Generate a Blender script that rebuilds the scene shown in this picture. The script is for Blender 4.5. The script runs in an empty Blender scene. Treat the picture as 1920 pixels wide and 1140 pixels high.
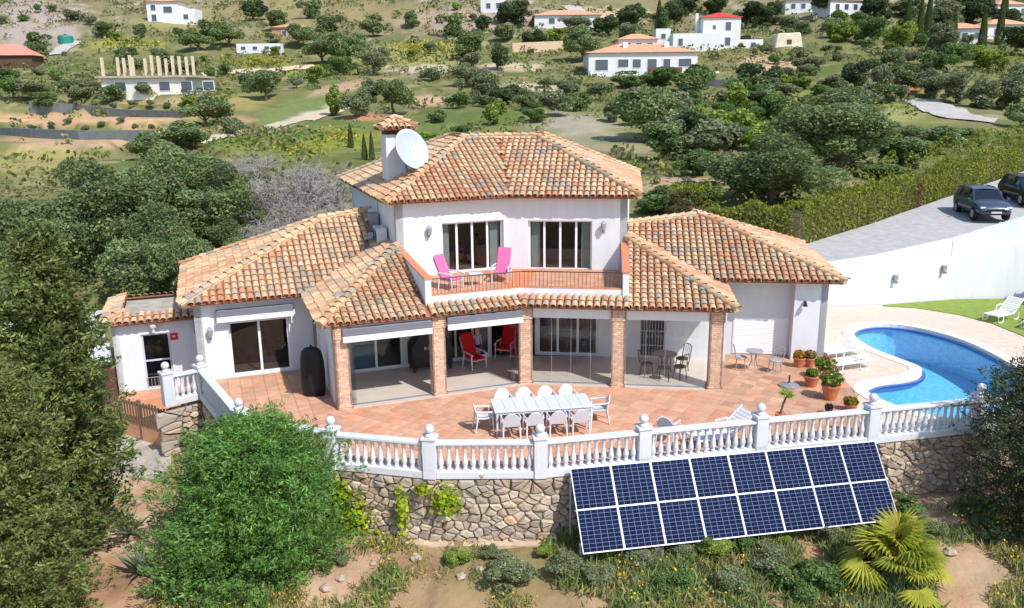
import bpy, bmesh, math, random
import numpy as np
from mathutils import Vector, Matrix
random.seed(7); RNG = np.random.default_rng(7)
SC = bpy.context.scene; COL = SC.collection
R = math.radians
# ---------------------------------------------------------------- camera
F, HC = 1560.0, 9.5                       # focal length in pixels of a 1920 wide frame, height over the terrace
_d = np.array([75., 6260., F]); _d /= np.linalg.norm(_d); _up = -_d
_fw = np.array([0, 0, 1.]) - _up[2] * _up; _fw /= np.linalg.norm(_fw); _rt = np.cross(_fw, _up)
CM = np.stack([_rt, _fw, _up])
cam = bpy.data.cameras.new('camera'); camo = bpy.data.objects.new('camera', cam); COL.objects.link(camo)
cam.sensor_width = 36; cam.lens = F / 1920 * 36; cam.clip_start = .1; cam.clip_end = 3000
X, Y, Z = CM[:, 0], -CM[:, 1], -CM[:, 2]
camo.matrix_world = Matrix(((X[0], Y[0], Z[0], 0), (X[1], Y[1], Z[1], 0), (X[2], Y[2], Z[2], HC), (0, 0, 0, 1)))
SC.camera = camo
# ---------------------------------------------------------------- sky, sun, exposure
SUN = Vector((math.sin(R(40)) * math.cos(R(49)), -math.cos(R(40)) * math.cos(R(49)), math.sin(R(49))))
w = bpy.data.worlds.new('World'); SC.world = w; w.use_nodes = True
nt = w.node_tree; bg = nt.nodes['Background']; sk = nt.nodes.new('ShaderNodeTexSky')
sk.sky_type = 'NISHITA'; sk.sun_disc = False; sk.sun_elevation = R(49); sk.sun_rotation = math.atan2(SUN.x, SUN.y)
sk.air_density = 1.0; sk.dust_density = .6
nt.links.new(sk.outputs[0], bg.inputs[0]); bg.inputs[1].default_value = 0.15
sl = bpy.data.lights.new('sun', 'SUN'); sl.energy = 3.5; sl.angle = R(.55); sl.color = (1, .975, .93)
so = bpy.data.objects.new('sun', sl); COL.objects.link(so); so.location = (20, -20, 40)
so.rotation_euler = SUN.to_track_quat('Z', 'Y').to_euler()
SC.view_settings.view_transform = 'Standard'; SC.view_settings.look = 'None'
SC.view_settings.exposure = 0.52; SC.view_settings.gamma = 1
SC.render.engine = 'CYCLES'; SC.cycles.max_bounces = 6; SC.cycles.transparent_max_bounces = 12
SC.cycles.diffuse_bounces = 3; SC.cycles.glossy_bounces = 3; SC.cycles.caustics_reflective = False; SC.cycles.caustics_refractive = False
# ---------------------------------------------------------------- where things stand
def ray(px, py): return CM @ np.array([(px - 960) / F, (py - 570) / F, 1.])
def G(px, py, z=0.):
    r = ray(px, py); t = (z - HC) / r[2]; return Vector((r[0] * t, r[1] * t, z))
def D(px, py, yy):
    r = ray(px, py); t = yy / r[1]; return Vector((r[0] * t, yy, r[2] * t + HC))
def lin(c):
    return tuple(((x / 255) / 12.92 if x / 255 <= .04045 else ((x / 255 + .055) / 1.055) ** 2.4) for x in c)
def v2(a, b=None): return np.array(a, float) if b is None else np.array([a, b], float)
A1, A2 = R(20), R(-8)
u1 = v2(math.cos(A1), math.sin(A1)); n1 = v2(-u1[1], u1[0])
u2 = v2(math.cos(A2), math.sin(A2)); n2 = v2(-u2[1], u2[0])
def vnoise(x, y, seed=0):
    xi = np.floor(x).astype(np.int64); yi = np.floor(y).astype(np.int64); fx = x - xi; fy = y - yi
    fx = fx * fx * (3 - 2 * fx); fy = fy * fy * (3 - 2 * fy)
    def h(a, b):
        n = (a * 374761393 + b * 668265263 + seed * 1442695041) & 0x7fffffff
        n = ((n ^ (n >> 13)) * 1274126177) & 0x7fffffff
        return ((n ^ (n >> 16)) & 0xffff) / 65535.
    return (h(xi, yi) * (1 - fx) + h(xi + 1, yi) * fx) * (1 - fy) + (h(xi, yi + 1) * (1 - fx) + h(xi + 1, yi + 1) * fx) * fy
def fbm(x, y, seed=0, o=4):
    s = 0; a = .5
    for i in range(o): s = s + a * vnoise(x, y, seed + i); x = x * 2.03 + 3.1; y = y * 2.03 + 1.7; a *= .5
    return s / (1 - .5 ** o)
# ---------------------------------------------------------------- materials
MATS = {}
def M(name, col=(200, 200, 200), rough=.6, var=.12, scale=4., bump=0., bscale=None, attr=False, metal=0., transl=0., spec=.4, obj=True, vcol=None, stretch=None):
    """col in sRGB; var: brightness variation by noise; attr: multiply with the colour attribute of the mesh"""
    if name in MATS: return MATS[name]
    m = bpy.data.materials.new(name); m.use_nodes = True; n = m.node_tree; L = n.links.new; b = n.nodes['Principled BSDF']
    b.inputs['Roughness'].default_value = rough; b.inputs['Metallic'].default_value = metal; b.inputs['Specular IOR Level'].default_value = spec
    tc = n.nodes.new('ShaderNodeTexCoord'); src = tc.outputs['Object']
    if stretch:
        mp = n.nodes.new('ShaderNodeMapping'); L(src, mp.inputs[0]); mp.inputs['Scale'].default_value = stretch; src = mp.outputs[0]
    nz = n.nodes.new('ShaderNodeTexNoise'); L(src, nz.inputs['Vector']); nz.inputs['Scale'].default_value = scale; nz.inputs['Detail'].default_value = 6; nz.inputs['Roughness'].default_value = .65
    rp = n.nodes.new('ShaderNodeMix'); rp.data_type = 'RGBA'; c = lin(col)
    if vcol is None:
        rp.inputs['A'].default_value = tuple(x * (1 - var) for x in c) + (1,); rp.inputs['B'].default_value = tuple(min(1, x * (1 + var)) for x in c) + (1,)
    else:
        rp.inputs['A'].default_value = c + (1,); rp.inputs['B'].default_value = lin(vcol) + (1,)
    mr = n.nodes.new('ShaderNodeMapRange'); mr.inputs['From Min'].default_value = .32; mr.inputs['From Max'].default_value = .68
    L(nz.outputs['Fac'], mr.inputs['Value']); L(mr.outputs[0], rp.inputs['Factor']); out = rp.outputs['Result']
    if attr:
        at = n.nodes.new('ShaderNodeAttribute'); at.attribute_name = 'Col'
        mx = n.nodes.new('ShaderNodeMix'); mx.data_type = 'RGBA'; mx.blend_type = 'MULTIPLY'; mx.inputs['Factor'].default_value = 1
        L(out, mx.inputs['A']); L(at.outputs['Color'], mx.inputs['B']); out = mx.outputs['Result']
    L(out, b.inputs['Base Color'])
    if bump:
        bp = n.nodes.new('ShaderNodeBump'); bp.inputs['Strength'].default_value = 1; bp.inputs['Distance'].default_value = bump
        if bscale:
            nz2 = n.nodes.new('ShaderNodeTexNoise'); L(src, nz2.inputs['Vector']); nz2.inputs['Scale'].default_value = bscale; nz2.inputs['Detail'].default_value = 5
            L(nz2.outputs['Fac'], bp.inputs['Height'])
        else: L(nz.outputs['Fac'], bp.inputs['Height'])
        L(bp.outputs[0], b.inputs['Normal'])
    if transl:
        tr = n.nodes.new('ShaderNodeBsdfTranslucent'); L(out, tr.inputs[0]); ms = n.nodes.new('ShaderNodeMixShader'); ms.inputs[0].default_value = transl
        L(b.outputs[0], ms.inputs[1]); L(tr.outputs[0], ms.inputs[2]); L(ms.outputs[0], n.nodes['Material Output'].inputs[0])
    MATS[name] = m; return m
def glass(name, tint=(.9, .95, .95), ior=1.5, rough=.0, bump=0., bs=3., gain=1.):
    m = bpy.data.materials.new(name); m.use_nodes = True; n = m.node_tree; L = n.links.new
    n.nodes.remove(n.nodes['Principled BSDF']); t = n.nodes.new('ShaderNodeBsdfTransparent'); t.inputs[0].default_value = tint + (1,)
    g = n.nodes.new('ShaderNodeBsdfGlossy'); g.inputs['Roughness'].default_value = rough; fr = n.nodes.new('ShaderNodeFresnel'); fr.inputs[0].default_value = ior
    mu = n.nodes.new('ShaderNodeMath'); mu.operation = 'MULTIPLY'; mu.inputs[1].default_value = gain; mu.use_clamp = True
    ms = n.nodes.new('ShaderNodeMixShader'); ge = n.nodes.new('ShaderNodeNewGeometry'); fm_ = n.nodes.new('ShaderNodeMath'); fm_.operation = 'SUBTRACT'; fm_.use_clamp = True; L(fr.outputs[0], fm_.inputs[0]); L(ge.outputs['Backfacing'], fm_.inputs[1]); L(fm_.outputs[0], mu.inputs[0]); L(mu.outputs[0], ms.inputs[0]); L(t.outputs[0], ms.inputs[1]); L(g.outputs[0], ms.inputs[2]); L(ms.outputs[0], n.nodes['Material Output'].inputs[0])
    if bump:
        tc = n.nodes.new('ShaderNodeTexCoord'); nz = n.nodes.new('ShaderNodeTexNoise'); nz.inputs['Scale'].default_value = bs; nz.inputs['Detail'].default_value = 3
        L(tc.outputs['Object'], nz.inputs['Vector']); bp = n.nodes.new('ShaderNodeBump'); bp.inputs['Distance'].default_value = bump; L(nz.outputs['Fac'], bp.inputs['Height']); L(bp.outputs[0], g.inputs['Normal']); L(bp.outputs[0], fr.inputs['Normal'])
    MATS[name] = m; return m
WHITE = M('whitewash', (213, 214, 217), .85, .06, 1.6, .004, 30, stretch=(1.5, 1.5, .3))
TRIM = M('white_paint', (204, 205, 209), .5, .03, 6)
PLASTIC = M('white_plastic', (206, 207, 211), .35, .03, 8)
FRAME = M('window_frame', (222, 224, 228), .4, .03, 5)
CONCRETE = M('weathered_concrete', (168, 158, 146), .9, .25, 2.2, .01, 18)
TILE = M('roof_clay', (255, 255, 255), .85, .2, 7, .012, 40, attr=True)
MORTAR = M('roof_bed', (150, 96, 70), .9, .3, 6)
RIDGE = M('ridge_mortar', (196, 172, 140), .9, .2, 8, .01, 30)
TERRA = M('terrace_clay', (198, 150, 122), .75, .14, 3, .003, 25, attr=True)
GROUT = M('terrace_grout', (176, 138, 114), .9, .1, 8)
COPING = M('terracotta_coping', (200, 128, 92), .8, .2, 9)
BRICK = M('brick_clay', (212, 178, 152), .85, .18, 12, .004, 50, attr=True)
FLOORP = M('pale_floor_tile', (200, 187, 175), .3, .06, 2)
GLASS = glass('clear_glass', (.975, .99, .99), 1.5, gain=1.2)
WINGLASS = glass('window_glass', (.74, .8, .82), 1.55, gain=1.3)
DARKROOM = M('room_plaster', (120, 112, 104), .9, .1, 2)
WOODDK = M('dark_wood', (74, 56, 44), .6, .3, 5)
CURTAIN = M('cream_curtain', (222, 214, 200), .9, .1, 9, stretch=(12, 12, .5))
IRON = M('black_iron', (38, 38, 42), .5, .2, 10)
IRONG = M('grey_iron', (150, 154, 160), .5, .15, 10)
PINK = M('pink_cushion', (216, 100, 148), .85, .08, 20, .004, 60)
RED = M('red_cushion', (190, 16, 26), .85, .1, 20, .004, 60)
BLACKCOV = M('black_cover', (24, 24, 28), .55, .3, 6, .02, 9)
METALG = M('grey_metal', (150, 152, 156), .4, .1, 10, metal=.3)
AWN = M('awning_case', (220, 222, 230), .5, .04, 4)
LEAF = M('foliage', (255, 255, 255), .6, .22, 1.2, attr=True, transl=.35, spec=.3)
BARK = M('bark', (96, 82, 68), .95, .35, 6, .03, 14)
GREYBARK = M('dead_grey_bark', (152, 144, 140), .95, .25, 6)
STONE = M('rubble_stone', (255, 255, 255), .9, .16, 9, .02, 26, attr=True)
WALLMORT = M('wall_mortar', (112, 96, 82), .95, .25, 8, .02, 22)
# ---------------------------------------------------------------- mesh helpers
def tag(o, label=None, cat=None, group=None, kind=None):
    if label: o['label'] = label
    if cat: o['category'] = cat
    if group: o['group'] = group
    if kind: o['kind'] = kind
    return o
def empty(name, loc=(0, 0, 0), rz=0., label=None, cat=None, group=None):
    o = bpy.data.objects.new(name, None); COL.objects.link(o); o.location = loc; o.rotation_euler = (0, 0, rz); o.empty_display_size = .2
    return tag(o, label, cat, group)
def adopt(o, parent, world=False):
    o.parent = parent
    if world:
        o.matrix_parent_inverse = Matrix.Translation(-Vector(parent.location)) if parent.type == 'EMPTY' else Matrix.Identity(4)
    return o
def mesh_obj(name, me, mat=None, parent=None, world=False):
    o = bpy.data.objects.new(name, me); COL.objects.link(o)
    if mat is not None and len(me.materials) == 0:
        for x in (mat if isinstance(mat, (list, tuple)) else [mat]): me.materials.append(x)
    if parent is not None: adopt(o, parent, world)
    return o
class MB:
    def __init__(s): s.v = []; s.f = []; s.mi = []; s.c = []
    def add(s, vs, fs, mi=0, col=None):
        k = len(s.v); s.v += [tuple(map(float, p)) for p in vs]; s.f += [tuple(k + i for i in f) for f in fs]; s.mi += [mi] * len(fs)
        if col is not None: s.c += [col] * len(vs)
        return s
    def box(s, x0, y0, z0, x1, y1, z1, mi=0, col=None):
        return s.add([(x0, y0, z0), (x1, y0, z0), (x1, y1, z0), (x0, y1, z0), (x0, y0, z1), (x1, y0, z1), (x1, y1, z1), (x0, y1, z1)],
                     [(0, 3, 2, 1), (4, 5, 6, 7), (0, 1, 5, 4), (1, 2, 6, 5), (2, 3, 7, 6), (3, 0, 4, 7)], mi, col)
    def obox(s, p, u, a0, a1, b0, b1, z0, z1, mi=0, col=None):
        """box along plan direction u from point p: a along u, b along its left normal; z may be pairs (at a0, at a1)"""
        u = v2(u); n = v2(-u[1], u[0]); p = v2(p); z0 = z0 if isinstance(z0, tuple) else (z0, z0); z1 = z1 if isinstance(z1, tuple) else (z1, z1)
        q = [p + u * a0 + n * b0, p + u * a1 + n * b0, p + u * a1 + n * b1, p + u * a0 + n * b1]; i = (0, 1, 1, 0)
        return s.add([(*q[k], z0[i[k]]) for k in range(4)] + [(*q[k], z1[i[k]]) for k in range(4)],
                     [(0, 3, 2, 1), (4, 5, 6, 7), (0, 1, 5, 4), (1, 2, 6, 5), (2, 3, 7, 6), (3, 0, 4, 7)], mi, col)
    def prism(s, poly, z0, z1, mi=0, col=None):
        n = len(poly); f0 = z0 if callable(z0) else (lambda x, y: z0); f1 = z1 if callable(z1) else (lambda x, y: z1)
        return s.add([(p[0], p[1], f0(*p[:2])) for p in poly] + [(p[0], p[1], f1(*p[:2])) for p in poly],
                     [tuple(range(n - 1, -1, -1)), tuple(range(n, 2 * n))] + [(i, (i + 1) % n, n + (i + 1) % n, n + i) for i in range(n)], mi, col)
    def tube(s, pts, rad, n=6, mi=0, col=None):
        pts = [Vector(p) for p in pts]; rad = rad if isinstance(rad, (list, tuple)) else [rad] * len(pts); vs = []; fs = []
        for i, p in enumerate(pts):
            d = (pts[min(i + 1, len(pts) - 1)] - pts[max(i - 1, 0)]).normalized(); a = d.orthogonal().normalized() if abs(d.z) > .9 else d.cross(Vector((0, 0, 1))).normalized(); b = d.cross(a)
            for k in range(n):
                t = 2 * math.pi * k / n; vs.append(p + (a * math.cos(t) + b * math.sin(t)) * rad[i])
        for i in range(len(pts) - 1):
            for k in range(n): fs.append((i * n + k, i * n + (k + 1) % n, (i + 1) * n + (k + 1) % n, (i + 1) * n + k))
        fs += [tuple(range(n - 1, -1, -1)), tuple(range((len(pts) - 1) * n, len(pts) * n))]
        return s.add(vs, fs, mi, col)
    def lathe(s, prof, n=12, c=(0, 0, 0), mi=0, col=None):
        vs = []; fs = []; m = len(prof)
        for r, z in prof:
            for k in range(n): t = 2 * math.pi * k / n; vs.append((c[0] + r * math.cos(t), c[1] + r * math.sin(t), c[2] + z))
        for i in range(m - 1):
            for k in range(n): fs.append((i * n + k, i * n + (k + 1) % n, (i + 1) * n + (k + 1) % n, (i + 1) * n + k))
        fs += [tuple(range(n - 1, -1, -1)), tuple(range((m - 1) * n, m * n))]
        return s.add(vs, fs, mi, col)
    def panel(s, pts, nrm, th, mi=0):
        """flat outline (3D points) given thickness th along nrm"""
        n = len(pts); nv = Vector(nrm) * th
        return s.add([tuple(p) for p in pts] + [tuple(Vector(p) + nv) for p in pts], [tuple(range(n - 1, -1, -1)), tuple(range(n, 2 * n))] + [(i, (i + 1) % n, n + (i + 1) % n, n + i) for i in range(n)], mi)
    def mesh(s, name, mats, smooth=False, bevel=0.):
        me = bpy.data.meshes.new(name); me.from_pydata(s.v, [], s.f)
        for m in (mats if isinstance(mats, (list, tuple)) else [mats]): me.materials.append(m)
        if max(s.mi, default=0): me.polygons.foreach_set('material_index', s.mi)
        if s.c and len(s.c) == len(s.v):
            a = me.color_attributes.new('Col', 'FLOAT_COLOR', 'POINT'); a.data.foreach_set('color', np.c_[np.array(s.c, float), np.ones(len(s.c))].ravel())
        b = bmesh.new(); b.from_mesh(me); bmesh.ops.recalc_face_normals(b, faces=b.faces)
        if bevel: bmesh.ops.bevel(b, geom=[e for e in b.edges], offset=bevel, segments=1, affect='EDGES', clamp_overlap=True)
        b.to_mesh(me); b.free()
        if smooth: me.polygons.foreach_set('use_smooth', [True] * len(me.polygons))
        me.update(); return me
    def build(s, name, mats, parent=None, world=False, smooth=False, bevel=0., kind=None, label=None):
        o = mesh_obj(name, s.mesh(name, mats, smooth, bevel), None, parent, world)
        return tag(o, label, kind=kind)
def copy_tree(o, parent=None):
    c = o.copy(); COL.objects.link(c)
    if parent is not None: c.parent = parent; c.matrix_parent_inverse = o.matrix_parent_inverse.copy()
    for ch in o.children: copy_tree(ch, c)
    return c
def np_mesh(name, V, Q, C=None, mat=None, smooth=False):
    """V (n,3), Q (m,k) faces, C (n,3) colours"""
    me = bpy.data.meshes.new(name); k = Q.shape[1]; me.vertices.add(len(V)); me.vertices.foreach_set('co', np.ascontiguousarray(V, np.float32).ravel())
    me.loops.add(Q.size); me.loops.foreach_set('vertex_index', np.ascontiguousarray(Q, np.int32).ravel())
    me.polygons.add(len(Q)); me.polygons.foreach_set('loop_start', np.arange(0, Q.size, k, dtype=np.int32))
    if smooth: me.polygons.foreach_set('use_smooth', np.ones(len(Q), bool))
    if C is not None:
        a = me.color_attributes.new('Col', 'FLOAT_COLOR', 'POINT'); a.data.foreach_set('color', np.c_[C, np.ones(len(C))].astype(np.float32).ravel())
    if mat: me.materials.append(mat)
    me.update(calc_edges=True); return me
def inpoly(x, y, poly):
    x = np.asarray(x, float); y = np.asarray(y, float); r = np.zeros(x.shape, bool); n = len(poly)
    for i in range(n):
        x0, y0 = poly[i][:2]; x1, y1 = poly[(i + 1) % n][:2]
        if y0 == y1: continue
        r ^= ((y0 > y) != (y1 > y)) & (x < (x1 - x0) * (y - y0) / (y1 - y0) + x0)
    return r
def offset_poly(poly, d):
    """push a closed outline outward by d (counter-clockwise outline)"""
    n = len(poly); out = []
    for i in range(n):
        p, q, r = v2(poly[i - 1][:2]), v2(poly[i][:2]), v2(poly[(i + 1) % n][:2]); a = (q - p) / np.linalg.norm(q - p); b = (r - q) / np.linalg.norm(r - q)
        na, nb = v2(a[1], -a[0]), v2(b[1], -b[0]); m = na + nb; m /= max(np.linalg.norm(m), .3); out.append(tuple(q + m * d / max(.5, np.dot(m, na))))
    return out
# ================================================================ TERRAIN
POSTS = [G(318, 760, 0), G(382, 745, 0), G(455, 837, -.12), G(625, 876, -.12), G(808, 894, -.12), G(1013, 893, -.12), G(1205, 873, -.12), G(1422, 850, -.12), G(1630, 829, -.12), G(1830, 808, -.12), G(2020, 786, -.12)]
FRONT = [(p.x, p.y) for p in POSTS[1:]]
def drive_z(x, y): return 1.95 + .062 * (y - 41) + .012 * (x - 14)
DRIVE = [(9.0, 38.6), (14.2, 37.25), (17, 37.6), (20.6, 38.4), (24, 38.7), (30, 39), (44, 40), (70, 62), (62, 84), (37.9, 62.4), (26.7, 52.3), (20.2, 46.3), (14.5, 41.5), (11, 42.5)]
PADS = [([(-11.2, 26), *FRONT[1:], (34, 24), (34, 39.3), (24, 39.3), (20.6, 39.0), (14.2, 37.9), (9, 42), (-8, 42), (-11, 33)], -.45),
        ([(10.8, 22.3), *FRONT[6:], (26, 26), (26, 36.4), (11, 36.4)], -2.6)]
_py = [-60, -20, 0, 10, 15, 17.5, 19, 20.5, 24, 30, 35, 40, 45, 52, 62, 85, 115, 150, 185, 225, 270, 330, 420, 520, 700]
_pz = [-14, -10, -7, -4.4, -3.0, -2.35, -2.1, -1.95, -1.75, -1.2, -.3, 1.4, 3.0, 4.2, 4.9, 5.8, 8.2, 12.5, 19, 28.4, 41, 61, 95, 130, 150]
_yy = np.linspace(-60, 700, 3041); _zz = np.interp(_yy, _py, _pz)
_k = np.hanning(25); _k /= _k.sum(); _sm = np.convolve(np.pad(_zz, 12, 'edge'), _k, 'valid')
def TZ(x, y, clamp=True):
    x = np.asarray(x, float); y = np.asarray(y, float); z = np.interp(y, _yy, _sm)
    far = np.clip((y - 44) / 60, 0, 1); f2 = np.clip((y - 120) / 120, 0, 1)
    z = z + far * (fbm(x / 22, y / 22, 3) - .5) * 3.0 + f2 * (fbm(x / 60, y / 60, 9) - .5) * 9
    z = z + (fbm(x / 2.3, y / 2.3, 5) - .5) * (.6 * np.clip((22 - y) / 3, 0, 1) + .5 * far) + (fbm(x / .6, y / .6, 6) - .5) * .22 * np.clip((21 - y) / 2, 0, 1)
    z = z - .9 * np.clip((-9 - x) / 10, 0, 1.5) * np.clip((34 - y) / 8, 0, 1) * np.clip((y - 14) / 5, 0, 1) * .6
    # stepped terraces below the unfinished house on the left
    px = 960 + x / np.maximum(y, 1) * F; t = np.clip((420 - px) / 60, 0, 1) * np.clip((y - 66) / 4, 0, 1) * np.clip((132 - y) / 4, 0, 1)
    zq = np.floor((z + .3) / 1.5) * 1.5; fr = (z + .3) / 1.5 - np.floor((z + .3) / 1.5); zq = zq + 1.5 * np.clip((fr - .88) / .12, 0, 1) - .1
    z = z * (1 - .85 * t) + zq * .85 * t
    if clamp:
        for poly, h in PADS: z = np.where(inpoly(x, y, poly), np.minimum(z, h), z)
        ins = inpoly(x, y, offset_poly(DRIVE, 1.2)); z = np.where(ins, np.minimum(z, drive_z(x, y) - .35), z)
    return z
def tz(x, y): return float(TZ(np.array([x]), np.array([y]))[0])
def hit(px, py, y0=8., y1=480.):
    """ground point seen along a line of sight"""
    r = ray(px, py); ys = np.concatenate([np.arange(y0, 60, .25), np.arange(60, y1, .6)]); t = ys / r[1]
    d = r[2] * t + HC - TZ(r[0] * t, ys); k = np.where(d < 0)[0]; i = k[0] if len(k) else len(ys) - 1
    return Vector((r[0] * t[i], ys[i], float(TZ(np.array([r[0] * t[i]]), np.array([ys[i]]))[0])))
rows = np.concatenate([np.arange(-40, 4, 4), np.arange(4, 24, .32), np.arange(24, 66, .55), 66 * (1.0105 ** np.arange(0, 226))])
ncol = 330; sx = np.linspace(-1, 1, ncol); sx = np.sign(sx) * np.abs(sx) ** 1.15
gx = (sx[None, :] * (30 + .8 * np.maximum(rows, 0))[:, None]); gy = np.repeat(rows[:, None], ncol, 1); gz = TZ(gx, gy)
def to_px(x, y, z):
    c = np.stack([x, y, z - HC], -1) @ CM; w_ = np.maximum(c[..., 2], .5); return 960 + F * c[..., 0] / w_, 570 + F * c[..., 1] / w_
pxg, pyg = to_px(gx, gy, gz)
def mixc(C, m, c): m = np.clip(m, 0, 1)[..., None]; return C * (1 - m) + np.array(lin(c)) * m
nA = fbm(gx / 9, gy / 9, 21); nB = fbm(gx / 2.6, gy / 2.6, 22); nC = fbm(gx / 30, gy / 30, 23)
CG = np.zeros(gx.shape + (3,)); CG += np.array(lin((120, 118, 76)))
CG = mixc(CG, (nA - .46) * 5, (98, 108, 58)); CG = mixc(CG, (nB - .58) * 6, (154, 138, 102)); CG = mixc(CG, (nC - .62) * 6, (132, 130, 78))
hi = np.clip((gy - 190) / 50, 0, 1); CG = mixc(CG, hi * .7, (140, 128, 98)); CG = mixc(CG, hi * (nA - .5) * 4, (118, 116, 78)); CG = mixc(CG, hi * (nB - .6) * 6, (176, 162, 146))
fg = np.clip((26 - gy) / 3, 0, 1); CG = mixc(CG, fg, (176, 140, 110)); CG = mixc(CG, fg * (nB - .5) * 5, (196, 166, 138)); CG = mixc(CG, fg * (nA - .52) * 5, (126, 118, 78)); nD = fbm(gx / .7, gy / .7, 29); CG = mixc(CG, fg * (nD - .55) * 4, (142, 110, 84))
def patch(px, py, rx, ry, c, k=1., rot=0., hard=2.5):
    global CG
    dx = pxg - px; dy = pyg - py; ca, sa = math.cos(R(rot)), math.sin(R(rot)); a = (dx * ca + dy * sa) / rx; b = (-dx * sa + dy * ca) / ry
    q = 1 - np.sqrt(a * a + b * b) + (nB - .5) * .9; CG = mixc(CG, np.where(gy > 30, q * hard * k, 0), c)
for a in [(150, 222, 260, 12, (196, 160, 122)), (330, 245, 120, 9, (190, 156, 120)), (160, 262, 240, 8, (186, 150, 116)), (60, 300, 120, 34, (158, 146, 92)), (120, 272, 260, 6, (176, 150, 118)), (330, 190, 180, 8, (186, 158, 124)),
          (560, 205, 110, 26, (118, 128, 76), 1, -18), (520, 240, 150, 10, (190, 184, 160), .8, -22), (430, 235, 46, 20, (182, 144, 106), .9, -15), (700, 235, 200, 14, (104, 118, 64)), (880, 222, 130, 16, (96, 112, 58)),
          (640, 165, 80, 10, (178, 148, 118), .8, -12), (770, 105, 120, 26, (166, 160, 92)), (800, 90, 70, 12, (158, 154, 70), .7), (790, 130, 90, 10, (190, 172, 150)), (690, 220, 50, 10, (186, 138, 102)), (800, 190, 60, 12, (190, 158, 126)),
          (1080, 235, 120, 34, (164, 154, 132), .6, 8), (1180, 278, 120, 14, (156, 144, 112), .7), (1050, 270, 100, 16, (146, 142, 112), .6), (1000, 165, 80, 12, (186, 170, 148)), (960, 125, 90, 10, (190, 172, 140)),
          (1130, 28, 110, 14, (196, 172, 136)), (880, 40, 170, 36, (166, 146, 124)), (60, 50, 120, 70, (166, 150, 138)), (480, 120, 60, 8, (160, 156, 60), .7), (580, 20, 220, 30, (146, 132, 92)), (230, 85, 110, 12, (150, 150, 80)),
          (1450, 120, 90, 22, (188, 158, 128), .9), (1560, 195, 220, 30, (134, 138, 70)), (1480, 210, 90, 16, (156, 150, 70), .9), (1660, 215, 80, 20, (150, 146, 90)), (1690, 175, 40, 10, (192, 112, 76)), (1280, 350, 110, 26, (176, 152, 122), .8),
          (500, 270, 180, 34, (122, 130, 62)), (640, 260, 120, 26, (138, 140, 62), .7), (420, 190, 120, 24, (150, 140, 84), .7), (560, 130, 160, 14, (140, 146, 70), .8), (330, 40, 90, 20, (148, 140, 92))]:
    patch(*a)
idx = np.arange(gx.size).reshape(gx.shape); Q = np.stack([idx[:-1, :-1], idx[:-1, 1:], idx[1:, 1:], idx[1:, :-1]], -1).reshape(-1, 4)
GROUND = M('hillside_earth', (255, 255, 255), .95, .22, 1.1, .06, 3.5, attr=True, spec=.1)
CG = np.clip(CG * 1.0, 0, .8)
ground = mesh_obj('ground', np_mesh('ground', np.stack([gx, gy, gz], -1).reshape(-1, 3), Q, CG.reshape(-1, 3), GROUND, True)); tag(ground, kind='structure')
# ================================================================ TERRACE, DECK, POOL, LAWN, DRIVE
TERR = [(-11.15, 26.3), *FRONT[:8], (10.35, 23.4), (11.15, 25.6), (11.5, 28), (11.9, 30.6), (11.9, 31.5), (-11.15, 31.5)]
tb = MB(); tb.prism(TERR, -.5, -.016); terrace = tb.build('terrace_pavement', GROUT); tag(terrace, kind='structure')
def ribbon(path, off0, off1, z0, z1, mb, close=False):
    n = len(path); L = []
    for i in range(n):
        p = v2(path[i][:2]); a = v2(path[max(i - 1, 0)][:2]) if not close else v2(path[i - 1][:2]); b = v2(path[min(i + 1, n - 1)][:2]) if not close else v2(path[(i + 1) % n][:2])
        d = b - a; d /= np.linalg.norm(d); nn = v2(d[1], -d[0]); L.append((p + nn * off0, p + nn * off1))
    for i in range(n if close else n - 1):
        (a0, a1), (b0, b1) = L[i], L[(i + 1) % n]; zz0 = [(q if not callable(z0) else 0) for q in (0,)]
        g0 = (lambda p: z0(*p)) if callable(z0) else (lambda p: z0); g1 = (lambda p: z1(*p)) if callable(z1) else (lambda p: z1)
        q = [a0, b0, b1, a1]; mb.add([(*p, g0(p)) for p in q] + [(*p, g1(p)) for p in q], [(0, 3, 2, 1), (4, 5, 6, 7), (0, 1, 5, 4), (1, 2, 6, 5), (2, 3, 7, 6), (3, 0, 4, 7)])
    return mb
# clay tiles: the part in front of the veranda lies diagonally, the left part square to the left wing
tl = []; S = .40
for ang, reg in ((R(20), 0), (R(58), 1)):
    c, s = math.cos(ang), math.sin(ang); k = np.arange(-110, 110); a, b = np.meshgrid(k * S, k * S); x = a * c - b * s - 2; y = a * s + b * c + 25
    left = x + .36 * (y - 25) < -5.9
    ok = inpoly(x, y, TERR) & (left if reg == 0 else ~left); d = np.abs(y - 25) < 9; ok &= d
    # not under the house
    for hp in ([(-5.2, 25.2), (.42, 27.3), (7.4, 26.3), (8.2, 30), (8, 36), (-8, 36)], [(-11, 27.4), (-6.2, 29.2), (-8, 36), (-14, 33)], [(7.6, 30.1), (10.5, 29.7), (12.5, 29.3), (12, 36), (7, 36)]): ok &= ~inpoly(x, y, hp)
    tl += [(xx, yy, ang) for xx, yy in zip(x[ok], y[ok])]
rr = random.Random(3); tl.sort(key=lambda t: (t[0] - .5) ** 2 * .25 + (t[1] - 19) ** 2)
def clay_col(x, y):
    v = rr.uniform(.86, 1.1); r_ = rr.random(); c = (1, 1, 1) if r_ < .7 else ((1.02, .88, .80) if r_ < .85 else (.95, .98, .96))
    if x > 6.5: v *= rr.uniform(.78, 1.08); c = (c[0] * .97, c[1] * 1.02, c[2] * 1.02)
    return tuple(v * q for q in c)
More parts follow.
